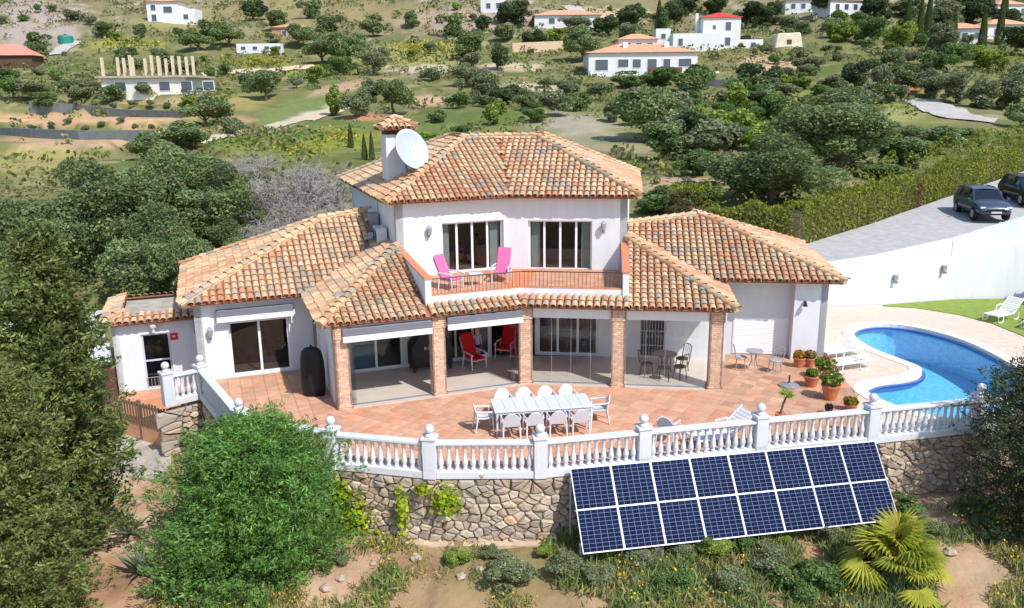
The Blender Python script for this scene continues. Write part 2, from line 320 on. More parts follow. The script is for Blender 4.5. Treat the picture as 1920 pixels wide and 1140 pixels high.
def tile_mesh(col):
    h = S / 2 - .007; m = MB(); m.add([(-h, -h, -.014), (h, -h, -.014), (h, h, -.014), (-h, h, -.014), (-h + .008, -h + .008, 0), (h - .008, -h + .008, 0), (h - .008, h - .008, 0), (-h + .008, h - .008, 0)], [(4, 5, 6, 7), (0, 1, 5, 4), (1, 2, 6, 5), (2, 3, 7, 6), (3, 0, 4, 7)], 0, col); return m
tvar = [tile_mesh(clay_col(0, 0)).mesh('terrace_tile', TERRA) for i in range(14)]; rest = MB()
for i, (x, y, a) in enumerate(tl):
    if i < 300 and x < 6.5:
        o = mesh_obj('tile', tvar[i % 14], None, terrace); o.location = (x, y, rr.uniform(-.002, .002)); o.rotation_euler = (0, 0, a)
    else:
        m = tile_mesh(clay_col(x, y)); c, s = math.cos(a), math.sin(a); dz = rr.uniform(-.002, .002); rest.add([(p[0] * c - p[1] * s + x, p[0] * s + p[1] * c + y, p[2] + dz) for p in m.v], m.f, 0, m.c[0])
rest.build('terrace_tiles', TERRA, terrace, kind='stuff')
# pool deck with a pool let into it
poolpx = [(1597, 627), (1612, 613), (1660, 609), (1720, 616), (1800, 637), (1870, 670), (1925, 705), (1950, 745), (1930, 785), (1850, 795), (1760, 786), (1680, 765), (1632, 742), (1622, 732), (1645, 720), (1700, 715), (1727, 706), (1730, 692), (1700, 680), (1650, 662), (1615, 645)]
pool = [tuple(G(a, b, -.05)[:2]) for a, b in poolpx][::-1]
if sum(pool[i - 1][0] * pool[i][1] - pool[i][0] * pool[i - 1][1] for i in range(len(pool))) < 0: pool = pool[::-1]
def smooth_loop(p, it=2):
    for _ in range(it): p = [q for i in range(len(p)) for q in (tuple(.75 * v2(p[i]) + .25 * v2(p[(i + 1) % len(p)])), tuple(.25 * v2(p[i]) + .75 * v2(p[(i + 1) % len(p)])))]
    return p
pool = smooth_loop(pool); rim = offset_poly(pool, .42)
DECK = [TERR[8], TERR[9], TERR[10], TERR[11], (11.93, 30.6), (12.0, 37.2), (14.4, 36.75), (17, 37.1), (20.7, 38), (24.1, 38.0), (30, 38), (30, 25.5), FRONT[9], FRONT[8], FRONT[7]][::-1]
def slab_with_hole(outer, hole, z, mat, name):
    b = bmesh.new(); e = []
    for lp in (outer, hole):
        vs = [b.verts.new((p[0], p[1], z)) for p in lp]; e += [b.edges.new((vs[i], vs[(i + 1) % len(vs)])) for i in range(len(vs))]
    bmesh.ops.triangle_fill(b, edges=e, use_beauty=True); bmesh.ops.recalc_face_normals(b, faces=b.faces)
    me = bpy.data.meshes.new(name); b.to_mesh(me); b.free(); return mesh_obj(name, me, mat)
DECKM = M('pool_deck_stone', (206, 188, 170), .8, .10, 3, .003, 40)
deck = slab_with_hole(DECK, rim, 0.0, DECKM, 'pool_deck'); tag(deck, kind='structure')
poolM = bpy.data.materials.new('pool_mosaic'); poolM.use_nodes = True; n = poolM.node_tree; b_ = n.nodes['Principled BSDF']; tc = n.nodes.new('ShaderNodeTexCoord'); br = n.nodes.new('ShaderNodeTexVoronoi'); br.inputs['Scale'].default_value = 9
mx = n.nodes.new('ShaderNodeMix'); mx.data_type = 'RGBA'; mx.inputs['A'].default_value = lin((96, 172, 212)) + (1,); mx.inputs['B'].default_value = lin((130, 198, 226)) + (1,); n.links.new(tc.outputs['Object'], br.inputs['Vector']); n.links.new(br.outputs['Color'], mx.inputs['Factor']); n.links.new(mx.outputs['Result'], b_.inputs['Base Color'])
pl = empty('swimming_pool', (15, 29, 0), 0, 'curved blue swimming pool set into the pale stone deck', 'pool')
COPE = M('pool_coping', (226, 214, 198), .8, .06, 6, .003, 30)
m = MB(); ribbon(pool, 0, .42, -.12, .022, m, True); m.build('coping', COPE, pl, True)
m = MB(); ribbon(pool, .02, -.12, -.12 - 0.09, -.121, m, True); m.build('waterline_band', M('waterline_tile', (40, 92, 160), .3, .1, 20), pl, True)
m = MB(); ribbon(pool, .02, .12, -1.5, -.121, m, True); m.add([(*p, -1.45) for p in pool], [tuple(range(len(pool)))]); m.build('basin', poolM, pl, True)
WATER = glass('pool_water', (.80, .95, .99), 1.33, .02, .012, 2.2, .5)
m = MB(); m.add([(*p, -.15) for p in offset_poly(pool, .01)], [tuple(range(len(pool)))]); wo = m.build('water', WATER, pl, True)
if wo.data.polygons[0].normal.z < 0: wo.data.flip_normals()
# lawn strip under the white wall
lawn = [tuple(G(a, b, .03)[:2]) for a, b in [(1660, 574), (1720, 577), (1800, 590), (1860, 606), (1920, 630), (1990, 662), (2080, 700)]] + [(30, 37.8), (24.1, 37.95), (20.7, 37.9), (17.0, 37.0)]
GRASSM = M('lawn_turf', (126, 144, 58), .9, .18, 3, .01, 60)
m = MB(); m.prism(lawn, .002, .03); m.build('lawn', GRASSM, None); tag(bpy.data.objects['lawn'], kind='structure')
# driveway
PAVE = M('driveway_setts', (170, 167, 166), .85, .14, 2.5, .006, 22)
xs = np.array([p[0] for p in DRIVE]); m = MB(); m.prism(DRIVE, lambda x, y: drive_z(x, y) - .6, drive_z); m.build('driveway', PAVE); tag(bpy.data.objects['driveway'], kind='structure')
# white garden wall between the pool lawn and the drive, with a ledge half way
wl = [(14.2, 36.9), (17, 37.2), (20.6, 38.05), (24.1, 38.3), (30.2, 38.4)]; zl = [1.35, 1.62, 2.04, 2.6, 3.4]; zt = [1.95, 2.28, 2.82, 3.8, 4.6]
gw = empty('garden_wall', (20, 38, 0), 0, 'long white rendered garden wall with a ledge behind the pool lawn', 'wall')
for i in range(4):
    p = v2(wl[i]); q = v2(wl[i + 1]); L_ = np.linalg.norm(q - p); u = (q - p) / L_
    m = MB(); m.obox(p, u, 0, L_, 0, .5, -.3, (zl[i], zl[i + 1])); m.obox(p, u, 0, L_, .2, .5, (zl[i] - .01, zl[i + 1] - .01), (zt[i], zt[i + 1])); m.build('wall_panel', WHITE, gw, True)
for s_, zz in ((17.6, 1.15), (20.1, 1.45)):
    m = MB(); k = np.interp(s_, [a[0] for a in wl], [a[1] for a in wl]); m.box(s_ - .09, k - .18, zz, s_ + .09, k + .04, zz + .22); m.tube([(s_, k - .1, zz), (s_, k - .2, zz - .12)], [.07, .1], 8); m.build('wall_lamp', METALG, gw, True)
# ================================================================ VILLA
villa = empty('villa', (0, 30, 0), 0, 'white two-storey villa with clay tiled hip roofs, balcony and glazed brick-columned veranda', 'house')
UB = v2(-.1, 31.9); UL = UB - 4.4 * u1; UR = UB + 4.55 * u2; UL2 = UL + 9.4 * n1; UR2 = UR + 9.4 * n2
EB = v2(.4, 26.65); EL = EB - 6.65 * u1; ER = EB + 6.85 * u2; ZE = 2.8
BB = v2(.35, 27.25); BL = BB - 3.35 * u1; BR = BB + 3.55 * u2
COLS = [v2(-5.35, 24.85), v2(-2.45, 25.98), v2(.42, 27.02), v2(3.53, 26.6), v2(6.68, 26.2)]
def wall(mb, p, u, L_, z0, z1, th, ops=()):
    """wall of length L_ from p along u, thickness towards the left normal, with openings (s0, s1, za, zb)"""
    s = 0
    for a, b, za, zb in sorted(ops):
        if a > s: mb.obox(p, u, s, a, 0, th, z0, z1)
        if za > z0: mb.obox(p, u, a, b, 0, th, z0, za)
        if zb < z1: mb.obox(p, u, a, b, 0, th, zb, z1)
        s = b
    if s < L_: mb.obox(p, u, s, L_, 0, th, z0, z1)
def window(parent, p, u, s0, s1, za, zb, lights, inset=.1, name='window', fr=.07, gl=None, bars=None, mat=None, label=None):
    m = MB(); d0, d1 = inset, inset + .07
    m.obox(p, u, s0, s1, d0, d1, za, za + fr); m.obox(p, u, s0, s1, d0, d1, zb - fr, zb); w_ = (s1 - s0) / lights
    for i in range(lights + 1): c = s0 + i * w_; h = fr if i in (0, lights) else fr * .6; m.obox(p, u, max(s0, c - h), min(s1, c + h), d0 + .004, d1 - .004, za + fr - .001, zb - fr + .001)
    for z in (bars or []): m.obox(p, u, s0 + fr, s1 - fr, d0 + .01, d1 - .01, z - .03, z + .03)
    o = m.build(name, mat or FRAME, parent, True, label=label)
    for i in range(lights):
        g = MB(); g.obox(p, u, s0 + i * w_ + fr * .6, s0 + (i + 1) * w_ - fr * .6, d0 + .03, d0 + .04, za + fr, zb - fr); g.build('pane', gl or WINGLASS, o, True)
    return o
# --- upper storey
m = MB()
wall(m, UL, u1, 4.4, 2.4, 5.86, .28, [(4.4 - 2.66, 4.4 - .2, 2.98, 4.92)])
wall(m, UB, u2, 4.55, 2.4, 5.86, .28, [(.76, 3.22, 2.94, 4.88)])
m.obox(UL2, -n1, 0, 9.4, 0, .28, -.3, 5.86); m.obox(UR, n2, .0, 9.4, 0, .28, -.3, 5.86)
bk = UR2 - UL2; LB = np.linalg.norm(bk); m.obox(UL2, bk / LB, 0, LB, -.28, 0, -.3, 5.86)
m.build('upper_wall', WHITE, villa, True)
m = MB(); m.prism([UL + .1 * n1, UB + .1 * n1, UR + .1 * n2, UR2 - .3 * n2, UL2 - .3 * n1], 2.75, 2.95); m.build('upper_floor', M('bedroom_floor', (150, 112, 88), .4, .1, 3), villa, True)
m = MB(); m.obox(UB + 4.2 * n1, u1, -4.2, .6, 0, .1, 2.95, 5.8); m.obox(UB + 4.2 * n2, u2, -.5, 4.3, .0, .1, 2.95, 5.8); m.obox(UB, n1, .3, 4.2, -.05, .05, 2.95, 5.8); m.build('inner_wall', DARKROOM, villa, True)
window(villa, UL, u1, 1.74, 4.2, 2.98, 4.92, 4, .16); window(villa, UB, u2, .76, 3.22, 2.94, 4.88, 4, .16)
for p, u, a, b in ((UL, u1, 3.75, 4.12), (UL, u1, 1.82, 2.1), (UB, u2, .84, 1.18), (UB, u2, 2.8, 3.14)):
    c = MB(); N = 22
    for i in range(N): s = a + (b - a) * i / N; dd = .36 + .03 * (i % 2); c.obox(p, u, s, s + (b - a) / N + .002, dd, dd + .03, 2.98, 4.85)
    c.build('curtain', CURTAIN, villa, True)
m = MB(); m.obox(UB + 2.2 * n2, u2, 1.0, 3.0, 0, 1.5, 2.96, 3.4); m.build('bed', M('bed_linen', (170, 150, 140), .9, .1, 5), villa, True)
def lantern(p, u, s, z, parent=villa, h=.42):
    n = v2(-u[1], u[0]); c = v2(p) + u * s - n * .16; m = MB(); m.lathe([(.03, 0), (.07, .03), (.11, .26), (.12, .28), (.05, .36), (.02, .40)], 6, (c[0], c[1], z - .2))
    m.obox(p, u, s - .02, s + .02, -.17, 0, z - .23, z - .19); m.obox(p, u, s - .05, s + .05, -.02, 0, z - .3, z + .0); m.build('wall_lantern', IRONG, parent, True)
lantern(UL, u1, 1.22, 4.72); lantern(UB, u2, 3.66, 4.72)
# --- air conditioner on the left wall
pA = UL + 2.2 * n1; uA = -n1; m = MB(); m.obox(pA, uA, 0, .9, -.45, -.08, 4.02, 4.68); m.obox(pA, uA, .02, .06, -.45, 0, 3.96, 4.02); m.obox(pA, uA, .8, .84, -.45, 0, 3.96, 4.02)
ac = m.build('air_conditioner', M('appliance_white', (205, 207, 212), .5, .05, 5), villa, True, bevel=.015)
m = MB(); g_ = pA + uA * .36 + v2(-uA[1], uA[0]) * -.455
for rr_ in (.1, .19, .27):
    t_ = [(*(g_ + uA * rr_ * math.cos(a)), 4.35 + rr_ * math.sin(a)) for a in np.linspace(0, 2 * math.pi, 17)]; m.tube(t_, .012, 4)
m.build('fan_grille', IRON, ac, True)
m = MB(); pC = UL + 3.4 * n1; m.obox(pC, uA, 0, .5, -.5, -.05, 4.3, 5.05); m.build('air_conditioner', METALG, villa, True, bevel=.02)
m = MB(); pp = UL + 3.3 * n1 - .04 * u1; m.tube([(*pp, 4.9), (*pp, 5.8)], .03, 6); m.build('pipe', TRIM, villa, True)
# --- veranda: floor, columns of brick, beams, back wall, side wall
m = MB(); b0 = [COLS[0] - .25 * n1, COLS[2] - .25 * n1, COLS[4] - .25 * n2 + .25 * u2, COLS[4] + 3.2 * n2 + .25 * u2, COLS[2] + 3.2 * n1, COLS[0] + 3.2 * n1]
m.prism(b0, -.2, .03); m.build('veranda_floor', FLOORP, villa, True)
def brick_column(c, u, h=2.72, w_=.44):
    o = MB(); o.obox(c, u, -w_ / 2 + .012, w_ / 2 - .012, -w_ / 2 + .012, w_ / 2 - .012, 0, h); core = o.build('column', M('column_mortar', (188, 164, 146), .9, .1, 10), villa, True)
    b = MB(); hh = .072; n_ = int(h / hh); n = v2(-u[1], u[0])
    for k in range(n_):
        z = k * hh; ex = .03 if (k >= n_ - 5 or k < 2) else 0; W = w_ / 2 + ex
        for side in range(4):
            a = (u, n, -u, -n)[side]; bb = v2(-a[1], a[0]); L_ = 2 * W; cut = [0, .5, 1] if (k + side) % 2 else [0, .25, .75, 1]
            for i in range(len(cut) - 1):
                v = rr.uniform(.82, 1.12); b.obox(c - a * W - bb * W, a, cut[i] * L_ + (.004 if i else 0), cut[i + 1] * L_ - (.004 if i < len(cut) - 2 else .0), 0, .06 + rr.uniform(-.002, .002), z + .005, z + hh - .005, 0, (v, v * rr.uniform(.92, 1.03), v * rr.uniform(.9, 1.03)))
    b.build('brickwork', BRICK, core, True, kind='stuff')
for i, c in enumerate(COLS): brick_column(c, u1 if i < 2 else (u2 if i > 2 else v2(math.cos(R(6)), math.sin(R(6)))))
m = MB(); m.obox(COLS[0], u1, -.2, 6.3, -.14, .14, 2.34, 2.8); m.obox(COLS[2], u2, 0, 6.5, -.13, .13, 2.34, 2.8); m.build('beam', WHITE, villa, True)
B1 = COLS[2] + 3.1 * n1; B2 = COLS[2] + 3.1 * n2; s0 = B1 - 6.5 * u1
m = MB(); wall(m, s0, u1, 6.35, -.2, 2.95, .2, [(1.05, 2.97, .06, 2.15), (4.3, 6.3, .06, 2.2)])
wall(m, B2, u2, 7.0, -.2, 2.95, .2, [(.1, 2.35, .06, 2.15), (3.85, 4.85, .02, 2.15)])
m.build('veranda_back_wall', WHITE, villa, True)
m = MB(); m.obox(COLS[0] - .05 * u1, n1, .2, 3.5, 0, .2, -.2, 2.75); m.build('veranda_side_wall', WHITE, villa, True)
window(villa, s0, u1, 1.05, 2.97, .06, 2.15, 2, .05, 'patio_door'); window(villa, s0, u1, 4.3, 6.3, .06, 2.2, 3, .05, 'patio_door'); window(villa, B2, u2, .1, 2.35, .06, 2.15, 3, .05, 'patio_door')
dr = window(villa, B2, u2, 3.85, 4.85, .02, 2.15, 1, .06, 'grilled_door')
m = MB()
for i in range(9): m.obox(B2, u2, 3.93 + i * .105, 3.945 + i * .105, .0, .015, .1, 2.1)
for z in (.5, 1.05, 1.6): m.obox(B2, u2, 3.9, 4.8, .016, .03, z, z + .02)
m.build('grille', TRIM, dr, True)
m = MB(); m.obox(s0 + .3 * n1, u1, 1.1, 2.0, 0, .04, .1, .95); m.build('blue_blind', M('blue_blind', (70, 120, 140), .8, .1, 4), villa, True)
m = MB(); m.obox(s0 + .3 * n1, u1, 1.1, 2.0, 0.002, .04, .95, 2.1); m.build('pale_blind', M('pale_blind', (190, 196, 190), .8, .1, 4), villa, True)
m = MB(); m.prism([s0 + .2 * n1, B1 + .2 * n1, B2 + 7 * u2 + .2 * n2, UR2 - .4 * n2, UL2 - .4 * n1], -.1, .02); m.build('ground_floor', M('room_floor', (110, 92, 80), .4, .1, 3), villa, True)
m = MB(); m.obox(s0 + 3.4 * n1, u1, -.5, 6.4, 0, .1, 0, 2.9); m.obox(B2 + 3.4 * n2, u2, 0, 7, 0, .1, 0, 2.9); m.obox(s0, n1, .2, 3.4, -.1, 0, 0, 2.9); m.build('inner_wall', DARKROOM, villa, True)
# glazing of the veranda: frameless sliding panes, those of the two left bays pushed to the columns
def glazing(c, u, a, b, n_):
    for i in range(n_):
        s = a + (b - a) * i / n_; m = MB(); m.obox(c, u, s, s + (b - a) / n_ - .012, -.006, .006, .05, 2.33); gp_ = m.build('glass_pane', GLASS, villa, True); m = MB(); m.obox(c, u, s - .0105, s - .0055, -.008, .008, .05, 2.33); m.build('edge_seal', M('clear_seal', (196, 204, 204), .4, .05, 5), gp_, True)
glazing(COLS[2], u2, .26, 2.88, 4); glazing(COLS[3] + .0 * n2, u2, .26, 2.85, 4)
for k in range(4):
    for c, sg in ((COLS[0] + .26 * u1, 1), (COLS[2] - .28 * u1, -1)):
        m = MB(); q = c + u1 * sg * .045 * k; m.obox(q, n1, -.1, .55, -.006, .006, .05, 2.33); m.build('glass_pane', GLASS, villa, True)
m = MB(); m.obox(COLS[0], u1, .2, 6.0, -.05, .05, .03, .05); m.obox(COLS[2], u2, .2, 6.2, -.05, .05, .03, .05); m.build('sliding_track', METALG, villa, True)
# awnings rolled up under the eaves
def awning(p, u, s0_, s1_, z, dpt=.24):
    m = MB(); m.obox(p, u, s0_, s1_, -dpt, -.05, z + .06, z + .30); o = m.build('awning', M('awning_shadow', (112, 110, 118), .6, .05, 4), villa, True, bevel=.02)  # the eaves' shade is put into this dark grey fabric colour
    m = MB(); m.obox(p, u, s0_, s1_, -dpt - .06, -dpt + .02, z - .12, z + .06); m.obox(p, u, s0_, s1_, -dpt - .075, -dpt - .055, z + .045, z + .065); m.build('valance', AWN, o, True, bevel=.008)
awning(COLS[0] - .12 * n1, u1, .02, 2.85, 2.34); awning(COLS[1] - .12 * n1, u1, .27, 2.85, 2.36)
# --- left wing
LW = v2(-10.9, 27.56); m = MB(); wall(m, LW, u1, 5.0, -.6, 2.78, .25, [(1.08, 3.12, 0.02, 1.98)]); m.obox(LW + 6.5 * n1, -n1, 0, 6.5, 0, .25, -1.2, 2.78); m.build('left_wing_wall', WHITE, villa, True)
window(villa, LW, u1, 1.08, 3.12, .02, 1.98, 2, .14, 'patio_door'); lantern(LW, u1, .47, 1.75)
m = MB(); m.prism([LW + .1 * n1, LW + .1 * n1 + 5 * u1, LW + 5 * u1 + 4 * n1, LW + 4 * n1 + .2 * u1], -.3, .01); m.build('left_room_floor', MATS['room_floor'], villa, True)
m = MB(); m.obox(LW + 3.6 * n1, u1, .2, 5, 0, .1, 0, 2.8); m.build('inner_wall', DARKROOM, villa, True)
m = MB(); m.obox(LW + 1.2 * n1, u1, 2.2, 3.3, 0, .9, .02, .75); m.build('armchair', M('navy_fabric', (40, 48, 66), .9, .1, 5), villa, True, bevel=.06)
awning(LW, u1, .72, 3.3, 2.2)
# --- annex with the flat roof
AX = v2(-14.1, 28.2); m = MB(); wall(m, AX, u1, 3.35, -1.2, 1.98, .22, [(.92, 1.86, -.62, 1.42)]); m.obox(AX + 3.9 * n1, -n1, 0, 3.9, 0, .22, -1.4, 1.98); m.obox(AX + 3.7 * n1, u1, 0, 3.6, 0, .2, -1, 1.98); m.build('annex_wall', WHITE, villa, True)
window(villa, AX, u1, .92, 1.86, -.62, 1.42, 1, .06, 'annex_door', fr=.06, bars=[.42], mat=M('violet_grey_frame', (196, 196, 214), .5, .05, 5))
m = MB(); m.obox(AX + 1.6 * n1, u1, .3, 3, 0, .1, -.6, 1.9); m.build('inner_wall', DARKROOM, villa, True)
m = MB()
for i in range(8): m.obox(AX, u1, .98 + i * .112, .992 + i * .112, -.02, -.005, -.6, -.2)
m.obox(AX, u1, .95, 1.83, -.022, -.003, -.2, -.18); m.build('door_grille', IRONG, villa, True)
m = MB(); c = AX + u1 * 1.36 - n1 * .14; m.lathe([(.05, 0), (.06, .16), (.11, .18), (.13, .26), (.1, .36), (.02, .40)], 10, (c[0], c[1], 1.5)); m.obox(AX, u1, 1.32, 1.4, -.16, 0, 1.5, 1.56); m.build('globe_lamp', TRIM, villa, True)
m = MB(); m.obox(AX, u1, 1.88, 2.14, -.02, 0, 1.12, 1.38); m.build('alarm_sign', M('alarm_red', (206, 30, 56), .5, .05, 5), villa, True)
m = MB(); m.obox(AX, u1, 1.95, 2.06, -.024, -.018, 1.23, 1.26); m.obox(AX, u1, 1.97, 2.04, -.024, -.018, 1.27, 1.30); m.build('sign_mark', TRIM, bpy.data.objects['alarm_sign'], True)
m = MB(); m.prism([AX + .3 * n1 + .3 * u1, AX + 3.1 * u1 + .3 * n1, AX + 3.1 * u1 + 3.5 * n1, AX + .3 * u1 + 3.5 * n1], 1.80, 1.94); m.build('flat_roof', CONCRETE, villa, True)
m = MB(); m.obox(AX, u1, 2.7, 3.05, -.3, -.05, 1.35, 1.9); m.build('meter_box', METALG, villa, True, bevel=.01)
# --- right wing
RW = v2(8.0, 30.0) - .9 * u2; m = MB(); m.obox(RW, u2, 0, 3.2, 0, .25, -.3, 3.02); m.obox(RW, u2, 3.2, 4.35, -.55, .25, -.3, 3.0); m.obox(RW + 4.35 * u2, n2, -.55, 6.5, 0, .25, -.3, 3.0)
m.build('right_wing_wall', WHITE, villa, True)
m = MB(); m.obox(RW, u2, 1.15, 3.15, -.02, 0, .03, 1.42)
for i in range(14): m.obox(RW, u2, 1.18, 3.12, -.034, -.019, .05 + i * .098, .12 + i * .098)
m.build('roller_shutter', M('shutter_white', (236, 236, 238), .6, .02, 5), villa, True)
m = MB(); c = RW + 3.55 * u2 - .72 * n2; m.tube([(*c, 2.08), (*(c - .0 * n2), 2.2)], [.09, .05], 8); m.obox(RW, u2, 3.52, 3.58, -.75, -.55, 2.18, 2.24); m.build('floodlight', IRON, villa, True)
# --- balcony
m = MB(); m.prism([BL + .1 * n1, BB + .1 * n1, BR + .1 * n2, UR + .05 * n2, UB + .05 * n1, UL + .05 * n1], 2.6, 2.98); bal = m.build('balcony', M('balcony_clay', (206, 126, 88), .7, .15, 4), villa, True)
bt = MB()
for p, u, L0, L1 in ((BB, u1, -4.1, 0), (BB, u2, 0, 4.1)):
    for i in range(int((L1 - L0) / .34)):
        for j in range(13):
            v = rr.uniform(.86, 1.1); bt.obox(p, u, L0 + i * .34, L0 + i * .34 + .328, .2 + j * .34, .2 + j * .34 + .328, 2.975, 2.99, 0, (v, v * .95, v * .92))
bt.build('balcony_tiles', TERRA, bal, True, kind='stuff')
m = MB(); m.obox(BB, u1, -3.35, 0, 0, .16, 2.55, 3.28); m.obox(BB, u2, 0, 3.55, 0, .161, 2.55, 3.279); m.build('balcony_kerb', WHITE, villa, True)
m = MB(); m.obox(BB, u1, -3.3, 0, -.01, .17, 3.279, 3.3); m.obox(BB, u2, 0, 3.5, -.01, .171, 3.278, 3.301); m.build('kerb_tiles', COPING, villa, True)
for p, q, sgn in ((BL, UL, 1), (BR, UR, -1)):
    d = q - p; L_ = np.linalg.norm(d); d = d / L_; m = MB(); m.obox(p, d, -.05, L_ + .02, (-.2 if sgn > 0 else 0), (0 if sgn > 0 else .2), 2.5, (3.84, 4.04)); m.build('balcony_parapet', WHITE, villa, True)
    m = MB(); m.obox(p, d, -.08, L_ - .02, (-.23 if sgn > 0 else -.03), (.03 if sgn > 0 else .23), (3.842, 4.042), (3.89, 4.09)); m.build('coping', COPING, villa, True)
rl = MB(); rl.tube([(*(BL + .08 * n1), 3.82), (*(BB + .08 * n1), 3.82), (*(BR + .08 * n2), 3.82)], .018, 6); railing = rl.build('balcony_railing', IRON, villa, True)
for p, u, sg, L_ in ((BB, u1, -1, 3.2), (BB, u2, 1, 3.4)):
    for i in range(int(L_ / .13)):
        c = p + u * sg * (.06 + i * .13) + v2(-u[1], u[0]) * .08; b = MB(); b.tube([(*c, 3.29), (*c, 3.82)], .008, 5); b.build('rail_bar', IRON, railing, True)
# --- chimney with tiled cap, and the dish beside it
CH = v2(-4.55, 33.6)
m = MB(); m.obox(CH, u1, -.48, .48, -.48, .48, 5.9, 8.12); ch = m.build('chimney', WHITE, villa, True)
m = MB(); m.obox(CH, u1, -.44, .44, -.44, .44, 8.1, 8.34)
for a in range(-2, 3): m.obox(CH, u1, a * .19 - .05, a * .19 + .05, -.47, .47, 8.1, 8.33)
m.build('chimney_throat', M('sooty_brick', (96, 62, 52), .9, .3, 8), ch, True)
m = MB(); m.obox(CH, u1, -.62, .62, -.62, .62, 8.32, 8.38); m.build('cap_slab', RIDGE, ch, True)
sd = MB(); c0 = Vector((-3.9, 32.65, 7.5)); dn = Vector((.60, -.66, .44)).normalized(); ax = dn.cross(Vector((0, 0, 1))).normalized(); ay = ax.cross(dn); rings = []
for i in range(8):
    r_ = .80 * i / 7
    for k in range(28):
        t = 2 * math.pi * k / 28; rings.append(c0 + ax * r_ * math.cos(t) * .92 + ay * r_ * math.sin(t) * 1.05 + dn * (.22 * (i / 7) ** 2))
fs = [(i * 28 + k, i * 28 + (k + 1) % 28, (i + 1) * 28 + (k + 1) % 28, (i + 1) * 28 + k) for i in range(7) for k in range(28)]
me = MB().add(rings, fs).mesh('satellite_dish', M('dish_white', (172, 178, 188), .4, .03, 3), True); dish = mesh_obj('satellite_dish', me, None, villa, True)
mo = dish.modifiers.new('t', 'SOLIDIFY'); mo.thickness = .025
m = MB(); m.tube([c0, c0 - dn * .35, (-4.05, 33.0, 6.5)], .04, 8); m.build('dish_mount', METALG, dish, True)
# ================================================================ ROOFS
PALN = [(208, 174, 136), (202, 164, 126), (196, 150, 114), (190, 138, 104), (180, 162, 140), (162, 148, 130), (212, 184, 148), (202, 170, 136)]
PALW = np.array([.26, .2, .12, .06, .08, .05, .1, .13])
def pal(rng, p=None):
    """weathering comes in patches: clay colour, lichen and pale dust follow slow noise over the roof"""
    if p is None: i = rng.randrange(8)
    else:
        x, y = float(p[0]), float(p[1]); a = float(fbm(np.array([x / 1.7]), np.array([y / 1.7]), 81)[0]); b = float(fbm(np.array([x / .8 + 7]), np.array([y / .8]), 83)[0]); w_ = PALW.copy()
        w_[2:4] *= np.exp((a - .5) * 9); w_[4:6] *= np.exp((b - .5) * 12); w_[[0, 6, 7]] *= np.exp((.5 - a) * 5); i = rng.choices(range(8), list(w_))[0]
    return i
def palc(rng, p=None): v = rng.uniform(.92, 1.07); return tuple(min(1, x * v) for x in lin(PALN[pal(rng, p)]))
def palred(rng):
    c = (182, 116, 86) if rng.random() < .6 else (168, 126, 100); v = rng.uniform(.8, 1.1); return tuple(x * v for x in lin(c))
TW, TE, TLEN = .24, .315, .40
def barrel(rad_top, rad_bot, L_, col, mb, mat, flip=1, seg=6, th=.018):
    """one half-round clay tile: narrow end up the slope; local x across, y up the slope, z out"""
    vs = []
    for y, r_, dz in ((-L_ / 2, rad_bot, .022 * flip), (L_ / 2, rad_top, 0)):
        for q in (0, th):
            for k in range(seg + 1): t = math.pi * k / seg; vs.append(mat @ Vector(((r_ - q) * math.cos(t), y, dz + flip * (r_ - q) * math.sin(t) * .74)))
    n = seg + 1; fs = []
    for k in range(seg): fs += [(k, k + 1, 2 * n + k + 1, 2 * n + k), (k, n + k, n + k + 1, k + 1)]
    mb.add(vs, fs, 0, col)
COVERS = []
trng = random.Random(11)
